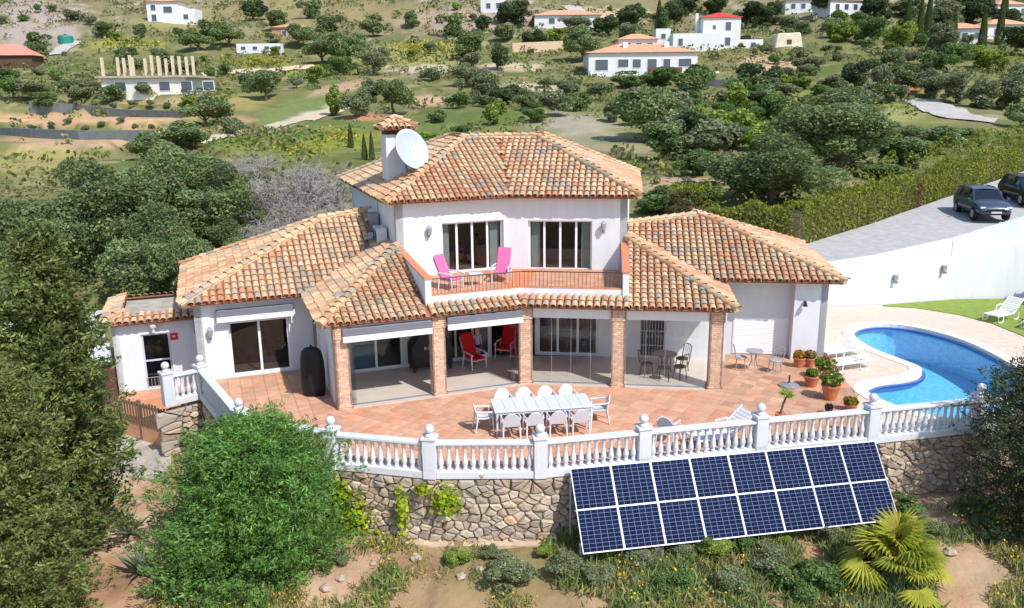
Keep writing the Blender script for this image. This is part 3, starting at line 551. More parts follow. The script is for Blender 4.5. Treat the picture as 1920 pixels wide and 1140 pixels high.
def roof(name, faces, hips, par=villa, slab=True, th=.085):
    """faces: (outline in plan, eave point, uphill direction, z at the eave point, slope)"""
    base = MB(); rest = MB(); covers = []
    for poly, p0, up, z0, sl in faces:
        up = v2(up); ac_ = v2(up[1], -up[0]); p0 = v2(p0); zf = lambda x, y: z0 + sl * float(np.dot(v2(x, y) - p0, up))
        base.prism(poly, lambda x, y: zf(x, y) - th, lambda x, y: zf(x, y) - .03)
        cs = math.cos(math.atan(sl)); P = [v2(q[:2]) - p0 for q in poly]; t = [np.dot(q, ac_) for q in P]; bb = [np.dot(q, up) for q in P]
        U3 = Vector((up[0] * cs, up[1] * cs, sl * cs)); A3 = Vector((ac_[0], ac_[1], 0)); N3 = A3.cross(U3)
        for k in range(int((max(t) - min(t)) / TW) + 2):
            tt = min(t) + (k + .5) * TW
            for kind in (0, 1):
                tk = tt + (TW / 2 if kind else 0); nrow = int((max(bb) - min(bb)) / (TE * cs)) + 2
                for j in range(nrow):
                    b_ = min(bb) + (j + .42) * TE * cs; q = p0 + ac_ * tk + up * b_
                    ok = [bool(inpoly(np.array([z[0]]), np.array([z[1]]), poly)[0]) for z in (q, q + up * .12 * (1 if j == 0 else 1), q - up * (.0 if j == 0 else .12))]
                    if not all(ok): continue
                    j1, j2 = trng.uniform(-.012, .012), trng.uniform(-.02, .02); o3 = Vector((q[0], q[1], zf(*q))) + A3 * j1 + U3 * j2
                    mt = Matrix(((A3.x, U3.x, N3.x, o3.x), (A3.y, U3.y, N3.y, o3.y), (A3.z, U3.z, N3.z, o3.z), (0, 0, 0, 1))) @ Matrix.Rotation(trng.uniform(-.02, .02), 4, 'Z') @ Matrix.Rotation(-.05, 4, 'X')
                    if kind == 0: covers.append(mt @ Matrix.Translation((0, 0, .03)))
                    else: barrel(.095, .11, TLEN, palred(trng), rest, mt @ Matrix.Translation((0, 0, .075)), -1, 4)
    o = base.build(name, MORTAR, par, True)
    for a, b in hips:
        a = Vector(a); b = Vector(b); d = (b - a); L_ = d.length; d.normalize(); up3 = Vector((0, 0, 1)); A3 = d.cross(up3).normalized(); N3 = A3.cross(d)
        mo_ = MB(); mo_.tube([a + N3 * .02, b + N3 * .02], .13, 8); mo_.build('ridge_mortar', RIDGE, o, True)
        for k in range(int(L_ / .36) + 1):
            p = a + d * (k * .36 + .15) + N3 * .07; mt = Matrix(((A3.x, d.x, N3.x, p.x), (A3.y, d.y, N3.y, p.y), (A3.z, d.z, N3.z, p.z), (0, 0, 0, 1))) @ Matrix.Rotation(trng.uniform(-.04, .04), 4, 'Z') @ Matrix.Rotation(-.06, 4, 'X'); barrel(.12, .145, .46, palc(trng, p), rest, mt, 1, 6)
    COVERS.append((o, covers, rest)); return o
def P3(p, z): return (p[0], p[1], z)
# upper roof
ZU, SU = 5.86, .47; ov = .45
Lf = UL - ov * u1 - ov * n1; Rf = UR + ov * u2 - ov * n2; bs = (n1 + n2) / np.linalg.norm(n1 + n2); Bf = UB - ov * bs / np.dot(bs, n1); Lb = UL2 - ov * u1 + ov * n1; Rb = UR2 + ov * u2 + ov * n2
pk = 4.25; pL = Lf + pk * (u1 + n1); pR = Rf + pk * (-u2 + n2); zP = ZU + SU * pk; pM = Bf + bs * (pk / np.dot(bs, n1)); pLb = Lb + pk * (u1 - n1); pRb = Rb + pk * (-u2 - n2)
ur = roof('upper_roof', [([Lf, Bf, pM, pL], Lf, n1, ZU, SU), ([Bf, Rf, pR, pM], Rf, n2, ZU, SU), ([Lb, Lf, pL, pLb], Lf, u1, ZU, SU), ([Rf, Rb, pRb, pR], Rf, -u2, ZU, SU)],
          [(P3(Lf, ZU), P3(pL, zP)), (P3(Rf, ZU), P3(pR, zP)), (P3(pL, zP), P3(pM, zP)), (P3(pM, zP), P3(pR, zP)), (P3(pL, zP), P3(pLb, zP)), (P3(pR, zP), P3(pRb, zP)), (P3(Lb, ZU), P3(pLb, zP)), (P3(Rb, ZU), P3(pRb, zP))])
m = MB(); m.add([P3(Lb, ZU), P3(Rb, ZU), P3(pRb, zP), P3(pLb, zP)], [(0, 1, 2, 3)]); m.add([P3(pL, zP - .03), P3(pM, zP - .03), P3(pR, zP - .03), P3(pRb, zP - .03), P3(pLb, zP - .03)], [(0, 1, 2, 3, 4)]); m.build('roof_back', MORTAR, ur, True)
m = MB(); m.add([P3(q, 5.79) for q in (Lf + .05 * n1, Bf + .05 * n1, Rf + .05 * n2, Rb, Lb)], [(0, 1, 2, 3, 4)]); m.build('soffit', WHITE, ur, True)
# veranda roof, left and right of the balcony, with a strip below the balcony front
SV = .275; hl = UL + .1 * n1; hr = UR + .1 * n2; zh = ZE + SV * float(np.dot(UL - EL, n1)); zr = ZE + SV * float(np.dot(UR - ER, n2))
sL = (zh - ZE) / float(np.dot(UL - EL, u1)); sR = (zr - ZE) / float(np.dot(UR - ER, -u2)); back = 6.2
q1 = EL + back * n1; q2 = UL + (back - np.dot(UL - EL, n1) + .0) * n1
stripL = [BL - .6 * n1, EB, BB, BL]; stripR = [EB, BR - .6 * n2, BR, BB]
roof('veranda_roof', [([EL, BL - .61 * n1, BL, UL], EL, n1, ZE, SV), ([EL + 7.4 * n1, EL, UL, UL + 2.6 * n1], EL, u1, ZE, sL),
                      (stripL, EB, n1, ZE, .38), (stripR, EB, n2, ZE, .38),
                      ([BR - .61 * n2, ER, UR, BR], ER, n2, ZE, SV), ([ER, ER + 6.5 * n2, UR + 3 * n2, UR], ER, -u2, ZE, sR)],
     [(P3(EL, ZE), P3(UL, zh)), (P3(ER, ZE), P3(UR, zr))])
m = MB(); m.prism([EL + .06 * u1 + .06 * n1, EB + .06 * n1, ER - .06 * u2 + .06 * n2, ER + 3.6 * n2, B2, B1, EL + 3.6 * n1 + .06 * u1], 2.72, 2.765); m.build('veranda_ceiling', WHITE, villa, True)
# left wing: pyramid and a lower hip in front of it
ZL = 2.84; lf = LW - .4 * u1 - .4 * n1; W_, Dp = 4.9, 8.2
apx = D(600, 411, 32.6); ap = v2(apx.x, apx.y); za = apx.z; slf = (za - ZL) / float(np.dot(ap - lf, n1)); sll = (za - ZL) / float(np.dot(ap - lf, u1)); rx = v2(*D(690, 432, 33.6)[:2])
roof('left_wing_roof', [([lf, lf + 6.4 * u1, rx, ap], lf, n1, ZL, slf), ([lf + 7.6 * n1, lf, ap], lf, u1, ZL, sll)],
     [(P3(lf, ZL), P3(ap, za)), (P3(lf + 7.6 * n1, ZL), P3(ap, za)), (P3(ap, za), P3(rx, ZL + slf * float(np.dot(rx - lf, n1))))])
# right wing: two hips
ZR = 3.04; rf = RW + 4.35 * u2 - .95 * n2 + .45 * u2; apr = D(1312, 403, 33.8); aq = v2(apr.x, apr.y); sr2 = (apr.z - ZR) / float(np.dot(aq - rf, n2)); sr3 = (apr.z - ZR) / float(np.dot(aq - rf, -u2))
rx2 = UR + 2.2 * n2
roof('right_wing_roof', [([rf - 7.6 * u2, rf, aq, rx2], rf, n2, ZR, sr2), ([rf, rf + 7.8 * n2, aq], rf, -u2, ZR, sr3)], [(P3(rf, ZR), P3(aq, apr.z)), (P3(rf + 7.8 * n2, ZR), P3(aq, apr.z)), (P3(aq, apr.z), P3(rx2, ZR + sr2 * float(np.dot(rx2 - rf, n2))))])
m = MB(); m.prism([rf - 4.6 * u2 + .05 * n2, rf - .05 * u2 + .05 * n2, rf + 5 * n2 - .05 * u2, rf - 4.6 * u2 + 5 * n2], 2.93, 2.975); m.build('soffit', WHITE, villa, True)
m = MB(); m.prism([lf + .05 * u1 + .05 * n1, lf + 5.3 * u1 + .05 * n1, lf + 5.3 * u1 + 5 * n1, lf + 5 * n1 + .05 * u1], 2.72, 2.765); m.build('soffit', WHITE, villa, True)
# annex: tiled edge round the flat roof
ax0 = AX - .3 * u1 - .3 * n1; a1_ = ax0 + 3.5 * u1
roof('annex_roof_edge', [([ax0, a1_, a1_ + .62 * n1, ax0 + .62 * n1 + .62 * u1], ax0, n1, 1.96, .32), ([ax0 + 4.2 * n1, ax0, ax0 + .62 * n1 + .62 * u1, ax0 + 4.2 * n1 + .62 * u1], ax0, u1, 1.96, .32),
     ([ax0 + 4.2 * n1 + .62 * u1, ax0 + 3.7 * n1 + .62 * u1, ax0 + 3.7 * n1 + 3.5 * u1, ax0 + 4.2 * n1 + 3.5 * u1], ax0 + 4.2 * n1, -n1, 1.96, .32)], [(P3(ax0, 1.98), P3(ax0 + .62 * n1 + .62 * u1, 2.18))])
# chimney cap tiles
cap = [CH - .7 * u1 - .7 * n1, CH + .7 * u1 - .7 * n1, CH + .7 * u1 + .7 * n1, CH - .7 * u1 + .7 * n1]
roof('chimney_cap', [([cap[0], cap[1], CH], cap[0], n1, 8.37, .5), ([cap[1], cap[2], CH], cap[1], -u1, 8.37, .5), ([cap[3], cap[0], CH], cap[0], u1, 8.37, .5)], [(P3(cap[0], 8.39), P3(CH, 8.74)), (P3(cap[1], 8.39), P3(CH, 8.74))])
# the 300 tiles that show largest are single pieces, the rest of each roof is one
allc = [(mt.translation.x ** 2 + mt.translation.y ** 2, i, mt) for i, (o, cv, r_) in enumerate(COVERS) for mt in cv]; allc.sort(key=lambda t: t[0])
tmesh = []
for i in range(24):
    b = MB(); vv = (.93, 1, 1.06)[i // 8]; barrel(.086, .106, TLEN, tuple(x * vv for x in lin(PALN[i % 8])), b, Matrix.Identity(4)); tmesh.append(b.mesh('tile', TILE))
for k, (d_, i, mt) in enumerate(allc):
    o, cv, rest = COVERS[i]
    if k < 300: t = mesh_obj('tile', tmesh[pal(trng, mt.translation) + 8 * trng.randrange(3)], None, o); t.matrix_basis = mt
    else: barrel(.086, .106, TLEN, palc(trng, mt.translation), rest, mt)
for o, cv, rest in COVERS: rest.build('roof_tiles', TILE, o, True, kind='stuff')
# ================================================================ BALUSTRADE
bz = empty('terrace_balustrade', (POSTS[5].x, POSTS[5].y, -.12), 0, 'white balustrade with turned balusters and ball-topped posts along the terrace edge', 'balustrade')
pm = MB(); pm.box(-.17, -.17, 0, .17, .17, 1.08); pm.box(-.2, -.2, 1.081, .2, .2, 1.15); pm.box(-.12, -.174, .25, .12, .174, .95); pm.box(-.174, -.12, .25, .174, .12, .95); pmesh = pm.mesh('post', TRIM, bevel=.008)
fm = MB(); fm.lathe([(.16, 0), (.09, .05), (.07, .08)] + [(.125 * math.sin(t), .19 - .125 * math.cos(t)) for t in np.linspace(.5, math.pi - .05, 9)], 14, (0, 0, 1.151)); fmesh = fm.mesh('ball_finial', TRIM, True)
bm_ = MB(); bm_.lathe([(.065, 0), (.065, .05), (.04, .07), (.072, .15), (.078, .21), (.06, .31), (.042, .42), (.036, .52), (.05, .56), (.038, .6), (.065, .64), (.065, .70)], 10); bmesh_ = bm_.mesh('baluster', TRIM, True)
def put(name, me, parent, loc, rz=0):
    o = bpy.data.objects.new(name, me); COL.objects.link(o); o.parent = parent; o.location = Vector(loc) - Vector(parent.location) if parent.type == 'EMPTY' else loc; o.rotation_euler = (0, 0, rz); return o
for i, p in enumerate(POSTS):
    q = POSTS[i + 1] if i + 1 < len(POSTS) else None; pr = POSTS[i - 1] if i else None; d = ((q or p) - (pr or p)); rz = math.atan2(d.y, d.x)
    po = put('post', pmesh, bz, p, rz); f_ = bpy.data.objects.new('ball_finial', fmesh); COL.objects.link(f_); f_.parent = po
    if q is None: continue
    d = v2(q.x - p.x, q.y - p.y); L_ = np.linalg.norm(d); d /= L_; za, zb = p.z, q.z
    m = MB(); m.obox((p.x, p.y), d, .16, L_ - .16, -.15, .15, (za, zb), (za + .2, zb + .2)); m.build('plinth', TRIM, bz, True, bevel=.01)
    m = MB(); m.obox((p.x, p.y), d, .15, L_ - .15, -.13, .13, (za + .92, zb + .92), (za + 1.0, zb + 1.0)); m.obox((p.x, p.y), d, .151, L_ - .151, -.09, .09, (za + .89, zb + .89), (za + .921, zb + .921)); m.build('top_rail', TRIM, bz, True, bevel=.012)
    k = max(3, round((L_ - .34) / .215))
    for j in range(k): s = .17 + (L_ - .34) * (j + .5) / k; put('baluster', bmesh_, bz, (p.x + d[0] * s, p.y + d[1] * s, za + (zb - za) * s / L_ + .195))
# ================================================================ STONE RETAINING WALL
rw = empty('retaining_wall', (POSTS[5].x, POSTS[5].y - .1, -2.2), 0, 'rubble stone retaining wall under the white terrace balustrade', 'wall')
WP = [(p.x, p.y) for p in POSTS]; m = MB(); ribbon(WP, -.12, .07, -2.9, -.125, m); core = m.build('wall_core', WALLMORT, rw, True)
m = MB(); ribbon(WP[2:7], .06, .34, -2.9, -1.93, m); m.build('footing', M('pale_footing', (196, 172, 144), .95, .15, 3, .03, 8), rw, True)
cum = [0]
for i in range(len(WP) - 1): cum.append(cum[-1] + math.dist(WP[i], WP[i + 1]))
def on_wall(s, z, d):
    i = min(max(int(np.searchsorted(cum, s)) - 1, 0), len(WP) - 2); t = (s - cum[i]) / (cum[i + 1] - cum[i]); a = v2(WP[i]); b = v2(WP[i + 1]); u = (b - a) / np.linalg.norm(b - a)
    # blend the outward direction near the posts so that stones follow the bend
    un = lambda k: (v2(WP[k + 1]) - v2(WP[k])) / math.dist(WP[k], WP[k + 1])
    if t < .15 and i > 0: u = u * (.5 + t / .3) + un(i - 1) * (.5 - t / .3)
    if t > .85 and i < len(WP) - 2: u = u * (.5 + (1 - t) / .3) + un(i + 1) * (.5 - (1 - t) / .3)
    u = u / np.linalg.norm(u); p = a + (b - a) * t; return (p[0] + u[1] * d, p[1] - u[0] * d, z)
pts = []; srng = np.random.default_rng(5); s_ = 0.
ztop, zbot = -.14, -2.35
for r_ in range(13):
    s = srng.uniform(0, .3); big = srng.uniform(.85, 1.15)
    while s < cum[-1]:
        wd = srng.uniform(.13, .44) * (1.05 if s < cum[6] else .72); (pts.append((s, zbot + (r_ + .5) * (ztop - zbot) / 13 + srng.uniform(-.09, .09))) if srng.random() > .14 else None); s += wd
ZQ = 1.45; pts = np.array(pts); pts[:, 1] *= ZQ; stones = []
for i, (s, z) in enumerate(pts):
    dd = pts - pts[i]; near = np.argsort((dd ** 2).sum(1))[1:18]; poly = [(s - .6, max(z - .7, (zbot - .1) * ZQ)), (s + .6, max(z - .7, (zbot - .1) * ZQ)), (s + .6, min(z + .7, ztop * ZQ)), (s - .6, min(z + .7, ztop * ZQ))]
    for j in near:
        a, b = pts[j] - pts[i]; cc = (a * a + b * b) / 2; out = []
        for k in range(len(poly)):
            p, q = poly[k], poly[(k + 1) % len(poly)]; fp = (p[0] - s) * a + (p[1] - z) * b - cc; fq = (q[0] - s) * a + (q[1] - z) * b - cc
            if fp <= 0: out.append(p)
            if fp * fq < 0: t = fp / (fp - fq); out.append((p[0] + t * (q[0] - p[0]), p[1] + t * (q[1] - p[1])))
        poly = out
        if len(poly) < 3: break
    if len(poly) >= 3: stones.append((s, z / ZQ, [(a, b / ZQ) for a, b in poly]))
stonecol = [(184, 164, 142), (178, 158, 138), (190, 170, 148), (170, 152, 134), (186, 158, 132), (172, 160, 146), (196, 178, 156), (160, 144, 126)]
def stone_mb(mb, s, z, poly):
    c = v2(np.mean([p[0] for p in poly]), np.mean([p[1] for p in poly])); pr = rr.uniform(.03, .13); vv = rr.uniform(.82, 1.12); col = tuple(x * vv for x in lin(rr.choice(stonecol))); vs = []; n = len(poly)
    for k, dpt in ((.93, .05), (.88, .07 + pr * .55), (.62, .07 + pr)):
        for p in poly: q = c + (v2(p) - c) * k + v2(rr.uniform(-.012, .012), rr.uniform(-.012, .012)); vs.append(on_wall(q[0], min(q[1], ztop), dpt + rr.uniform(-.012, .012)))
    vs.append(on_wall(c[0], c[1], .07 + pr + rr.uniform(-.015, .02)))
    fs = [(r_ * n + k, r_ * n + (k + 1) % n, (r_ + 1) * n + (k + 1) % n, (r_ + 1) * n + k) for r_ in range(2) for k in range(n)] + [(2 * n + k, 2 * n + (k + 1) % n, 3 * n) for k in range(n)]
    mb.add(vs, fs, 0, col)
def shows(s, z):
    x = on_wall(s, z, 0)[0]; return (-5.0 < x < 1.5) or (9.9 < x < 14)
stones.sort(key=lambda t: -abs(sum(t[2][k - 1][0] * t[2][k][1] - t[2][k][0] * t[2][k - 1][1] for k in range(len(t[2])))) * (3 if shows(t[0], t[1]) else 1)); rest = MB()
for i, st in enumerate(stones):
    if i < 300: b = MB(); stone_mb(b, *st); b.build('stone', STONE, core, True)
    else: stone_mb(rest, *st)
rest.build('rubble_stones', STONE, core, True, kind='stuff')
# ================================================================ SOLAR PANELS
TLp = G(1068, 878, .18); TRp = G(1640, 826, .18); BLp = D(1087, 1040, 18.45)
ex = (TRp - TLp); LA = ex.length; ex.normalize(); ey = (BLp - TLp); ey = (ey - ex * ey.dot(ex)); HA = ey.length; ey.normalize(); ez = ex.cross(-ey).normalized()
sa = empty('solar_array', ((TLp + TRp) / 2 + ey * HA * .9 + Vector((0, .6, -1.2))), 0, 'row of eight dark blue solar panels leaning against the stone wall', 'solar panels')
cellM = bpy.data.materials.new('solar_cells'); cellM.use_nodes = True; n = cellM.node_tree; b_ = n.nodes['Principled BSDF']; tc = n.nodes.new('ShaderNodeTexCoord'); br = n.nodes.new('ShaderNodeTexBrick')
br.offset = 0; br.squash = 1; br.inputs['Scale'].default_value = 1; br.inputs['Color1'].default_value = lin((12, 20, 48)) + (1,); br.inputs['Color2'].default_value = lin((18, 30, 64)) + (1,); br.inputs['Mortar'].default_value = lin((118, 130, 158)) + (1,)
pw = LA / 8 - .008; ph = HA; br.inputs['Brick Width'].default_value = (pw - .05) / 6; br.inputs['Row Height'].default_value = (ph / 2 - .05) / 10; br.inputs['Mortar Size'].default_value = .0042; br.inputs['Mortar Smooth'].default_value = .1
n.links.new(tc.outputs['Object'], br.inputs['Vector']); n.links.new(br.outputs['Color'], b_.inputs['Base Color']); b_.inputs['Roughness'].default_value = .45; b_.inputs['Specular IOR Level'].default_value = .015
ALU = M('aluminium', (168, 172, 184), .4, .04, 8, metal=.2)
fb = MB(); fb.box(0, 0, -.035, pw, .018, 0); fb.box(0, ph - .018, -.035, pw, ph, 0); fb.box(0, .018, -.034, .016, ph - .018, 0); fb.box(pw - .016, .018, -.034, pw, ph - .018, 0); fb.box(.022, ph / 2 - .012, -.02, pw - .022, ph / 2 + .012, -.004); fb.box(.022, .022, -.03, pw - .022, ph - .022, -.012); fme = fb.mesh('solar_panel', ALU)
cb = MB(); cb.box(0, 0, 0, pw - .05, ph / 2 - .05, .004); cme = cb.mesh('cell_sheet', cellM)
for i in range(8):
    o0 = TLp + ex * (i * LA / 8 + .01) + ey * ph; yy = -ey
    mt = Matrix(((ex.x, yy.x, ez.x, o0.x), (ex.y, yy.y, ez.y, o0.y), (ex.z, yy.z, ez.z, o0.z), (0, 0, 0, 1)))
    o = bpy.data.objects.new('solar_panel', fme); COL.objects.link(o); o.parent = sa; o.matrix_parent_inverse = Matrix.Translation(-Vector(sa.location)); o.matrix_basis = mt
    for h in (0, 1):
        c = bpy.data.objects.new('cell_sheet', cme); COL.objects.link(c); c.parent = o; c.location = (.025, .03 + h * (ph / 2 - .01), -.0118)
for k in (.12, .5, .88):
    m = MB(); a = TLp + ey * HA * k - ez * .07; m.tube([a - ex * .02, a + ex * (LA + .02)], .025, 6); m.build('mounting_rail', ALU, sa, True)
for i in range(9):
    a = TLp + ex * (i * LA / 8) - ez * .08
    m = MB(); p1 = a + ey * HA * .88; p0 = a + ey * HA * .14; m.tube([p1, (p1.x, p1.y, tz(p1.x, p1.y) - .1)], .03, 6); m.tube([p0, (p0.x, p0.y + .05, tz(p0.x, p0.y) - .1)], .03, 6); m.build('support_leg', ALU, sa, True)
# ================================================================ FURNITURE
def plastic_chair():
    t = empty('garden_chair'); m = MB()
    for i in range(6): m.box(-.23, -.22 + i * .074, .405 + .008 * abs(i - 2.5), .23, -.22 + i * .074 + .071, .43 + .008 * abs(i - 2.5))
    m.build('seat', PLASTIC, t, bevel=.006)
    arc = [(.255 * math.cos(a), .46 + .40 * math.sin(a) ** .8) for a in np.linspace(0, math.pi, 13)]; m = MB(); m.panel([(x, .20 + (z - .46) * .25, z) for x, z in arc], Vector((0, 1, -.25)).normalized(), .028); m.build('backrest', PLASTIC, t, bevel=.006)
    for s in (-1, 1):
        m = MB(); m.tube([(s * .27, -.25, 0), (s * .255, -.22, .43), (s * .26, -.2, .62)], [.022, .028, .024], 6); m.build('leg', PLASTIC, t)
        m = MB(); m.tube([(s * .25, .30, 0), (s * .235, .22, .43), (s * .235, .24, .5)], [.022, .028, .02], 6); m.build('leg', PLASTIC, t)
        m = MB(); m.tube([(s * .26, -.24, .62), (s * .275, 0, .645), (s * .24, .27, .66)], [.03, .028, .026], 6); m.build('armrest', PLASTIC, t)
    return t
TC = v2(.83, 23.12); ta = R(8); tu = v2(math.cos(ta), math.sin(ta)); tn = v2(-tu[1], tu[0])
dt = empty('dining_table', (*TC, 0), ta, 'long white garden table with ten chairs around it on the clay terrace', 'table')
for i in range(9): m = MB(); m.box(-1.45 + i * .323, -.56, .70, -1.45 + i * .323 + .318, .56, .735); m.build('slat', PLASTIC, dt, bevel=.006)
m = MB(); m.box(-1.40, -.52, .63, 1.40, -.49, .70); m.box(-1.40, .49, .63, 1.40, .52, .70); m.build('apron', PLASTIC, dt)
for x in (-1.38, 1.38):
    for y in (-.5, .5): m = MB(); m.tube([(x, y, 0), (x, y, .70)], [.03, .038], 8); m.build('leg', PLASTIC, dt)
ch0 = plastic_chair(); first = [True]
def chair(a, b, rz, label, group='white garden chairs round the dining table', p=TC, base=ta):
    o = ch0 if first[0] else copy_tree(ch0); first[0] = False; c = v2(p) + tu * a + tn * b; o.location = (*c, 0); o.rotation_euler = (0, 0, base + rz); return tag(o, label, 'chair', group)
for i, a in enumerate((-1.02, -.36, .32, .98)):
    od = ('farthest from', 'third from', 'second from', 'nearest to')[i]; chair(a, -.76, math.pi + rr.uniform(-.06, .06), 'white garden chair on the balustrade side of the table, ' + od + ' the pool end'); chair(a, .82, rr.uniform(-.06, .06), 'white garden chair on the house side of the table, ' + od + ' the pool end')
chair(-1.72, -.02, math.pi / 2 + .1, 'white garden chair at the table end towards the black cover'); chair(1.76, .05, -math.pi / 2 - .15, 'white garden chair at the table end towards the swimming pool')
q = G(1256, 838, 0); chair(0, 0, 2.6, 'white garden chair standing alone close behind the balustrade', 'single garden chair', (q.x, q.y + .35), 0)
def recliner(name, cush, label, cat, loc, rz, group):
    t = empty(name, loc, rz, label, cat, group); m = MB(); m.box(-.27, -.30, .30, .27, .28, .34); m.build('seat', PLASTIC, t, bevel=.01)
    m = MB(); m.panel([(-.27, .26, .34), (.27, .26, .34), (.25, .62, 1.05), (-.25, .62, 1.05)], (0, .89, -.45), .03); m.build('back_frame', PLASTIC, t, bevel=.008)
    m = MB(); m.panel([(-.25, .25, .36), (.25, .25, .36), (.25, .62, 1.13), (-.25, .62, 1.13)], (0, -.89, .45), .075); m.build('back_cushion', cush, t, bevel=.025)
    m = MB(); m.box(-.25, -.33, .341, .25, .24, .42); m.build('seat_cushion', cush, t, bevel=.025)
    for s in (-1, 1):
        m = MB(); m.tube([(s * .30, -.32, 0), (s * .30, -.28, .55)], .026, 6); m.build('leg', PLASTIC, t); m = MB(); m.tube([(s * .30, .34, 0), (s * .28, .26, .5)], .026, 6); m.build('leg', PLASTIC, t)
        m = MB(); m.tube([(s * .30, -.36, .55), (s * .31, -.05, .585), (s * .29, .36, .57)], [.035, .033, .028], 6); m.build('armrest', PLASTIC, t)
    return t
def at(px, py, z): q = G(px, py, z); return (q.x, q.y, z)
recliner('balcony_chair', PINK, 'white balcony armchair with pink cushions turned sideways, further from the railing bend', 'chair', at(846, 541, 2.99), R(52), 'pink cushioned balcony chairs')
recliner('balcony_chair', PINK, 'white balcony armchair with pink cushions facing the railing', 'chair', at(941, 527, 2.99), R(-12), 'pink cushioned balcony chairs')
recliner('veranda_chair', RED, 'white armchair with red cushions turned sideways beside the covered grill', 'chair', at(890, 688, .03), R(35), 'red cushioned veranda chairs')
recliner('veranda_chair', RED, 'white armchair with red cushions next to the folded glass panes', 'chair', at(948, 668, .03), R(-18), 'red cushioned veranda chairs')
t = empty('balcony_table', at(893, 534, 2.99), R(15), 'small low white table between the pink cushioned chairs', 'table'); m = MB(); m.box(-.25, -.25, .38, .25, .25, .42); m.build('table_top', PLASTIC, t, bevel=.01)
for x in (-.2, .2):
    for y in (-.2, .2): m = MB(); m.tube([(x, y, 0), (x, y, .38)], .02, 6); m.build('leg', PLASTIC, t)
# grill under a black cover
gp = G(806, 694, .03); gr = empty('covered_grill', (gp.x, gp.y + .25, .03), R(20), 'large grill under a black cover standing in the veranda', 'grill')
m = MB(); m.prism([(-.75, -.32), (.75, -.32), (.75, .32), (-.75, .32)], .16, .95); m.add([(-.76, -.33, .94), (.76, -.33, .94), (.76, .33, .94), (-.76, .33, .94), (-.42, -.26, 1.36), (.42, -.26, 1.36), (.42, .28, 1.36), (-.42, .28, 1.36)], [(4, 5, 6, 7), (0, 1, 5, 4), (1, 2, 6, 5), (2, 3, 7, 6), (3, 0, 4, 7)]); m.build('cover', BLACKCOV, gr, bevel=.03)
for x in (-.66, .66):
    for y in (-.3, .26): m = MB(); m.tube([(x - .03, y, .1), (x + .03, y, .1)], .1, 12); m.build('wheel', IRON, gr)
tx = bpy.data.curves.new('lettering', 'FONT'); tx.body = 'ROM'; tx.size = .17; tx.extrude = .002; tx.space_character = 1.2; to = bpy.data.objects.new('lettering', tx); COL.objects.link(to); lm = bpy.data.meshes.new_from_object(to.evaluated_get(bpy.context.evaluated_depsgraph_get())); bpy.data.objects.remove(to); to = mesh_obj('lettering', lm, TRIM, gr); to.location = (-.29, -.337, .80); to.rotation_euler = (R(90), 0, 0)
# black covered heater by the side wall
q = G(588, 742, 0); cv = empty('covered_parasol', (q.x, q.y + .1, 0), 0, 'tall black covered object standing beside the veranda side wall', 'cover')
m = MB(); m.lathe([(.36, 0), (.40, .3), (.41, .8), (.39, 1.2), (.33, 1.5), (.22, 1.62), (.05, 1.66)], 16); cm_ = m.build('cover', BLACKCOV, cv, smooth=True); cm_.scale = (1, .62, 1)
m = MB(); m.lathe([(.02, 0), (.03, .03), (.05, .05), (.02, .07)], 8, (0, 0, 1.655)); m.build('tie_knot', BLACKCOV, cv)
# wrought iron tables and chairs
def iron_chair(mat, seatmat, h=.92):
    t = empty('iron_chair'); m = MB(); m.lathe([(.0, .43), (.21, .43), (.22, .45), (.2, .47), (.0, .475)], 14); m.build('seat', seatmat, t)
    for a in (45, 135, 225, 315): m = MB(); x, y = math.cos(R(a)), math.sin(R(a)); m.tube([(x * .18, y * .18, .44), (x * .21, y * .21, .2), (x * .24, y * .24, 0)], .015, 6); m.build('leg', mat, t)
    m = MB(); m.tube([(-.2, .16, .44), (-.21, .25, h - .04), (-.1, .28, h + .02), (.1, .28, h + .02), (.21, .25, h - .04), (.2, .16, .44)], .016, 6)
    for x in (-.1, 0, .1): m.tube([(x, .17, .46), (x, .27, h)], .009, 5)
    m.build('backrest', mat, t); return t
def iron_table(mat, top, r_, loc, label, parts_name='bistro_table'):
    t = empty(parts_name, loc, 0, label, 'table'); m = MB(); m.lathe([(0, .70), (r_, .70), (r_ + .01, .715), (r_, .73), (0, .731)], 20); m.build('table_top', top, t)
    for a in (30, 150, 270): m = MB(); x, y = math.cos(R(a)), math.sin(R(a)); m.tube([(x * r_ * .5, y * r_ * .5, .70), (x * .08, y * .08, .38), (x * r_ * .75, y * r_ * .75, 0)], .016, 6); m.build('leg', mat, t)
    return t
MOS = M('mosaic_top', (150, 136, 126), .5, .3, 30); q = at(1246, 700, .03); iron_table(IRON, MOS, .42, q, 'round mosaic topped table among black iron chairs in the glazed veranda')
ic = iron_chair(IRON, M('dark_seat_pad', (52, 50, 56), .8, .2, 10)); T = v2(q[0], q[1])
for k, (a, lab) in enumerate(((200, 'black iron chair at the mosaic table on its grilled door side'), (258, 'black iron chair with its back to the dining terrace'), (305, 'black iron chair with its back to the glass, nearer the end column'), (25, 'black iron chair at the mosaic table against the plain end wall'))):
    o = ic if k == 0 else copy_tree(ic); o.location = (T[0] + .72 * math.cos(R(a)), T[1] + .72 * math.sin(R(a)), .03); o.rotation_euler = (0, 0, R(a - 90)); tag(o, lab, 'chair', 'black iron chairs in the veranda')
q = at(1413, 694, 0); iron_table(IRONG, IRONG, .3, q, 'small round grey iron table in front of the white shutter'); ig = iron_chair(IRONG, IRONG, .86)
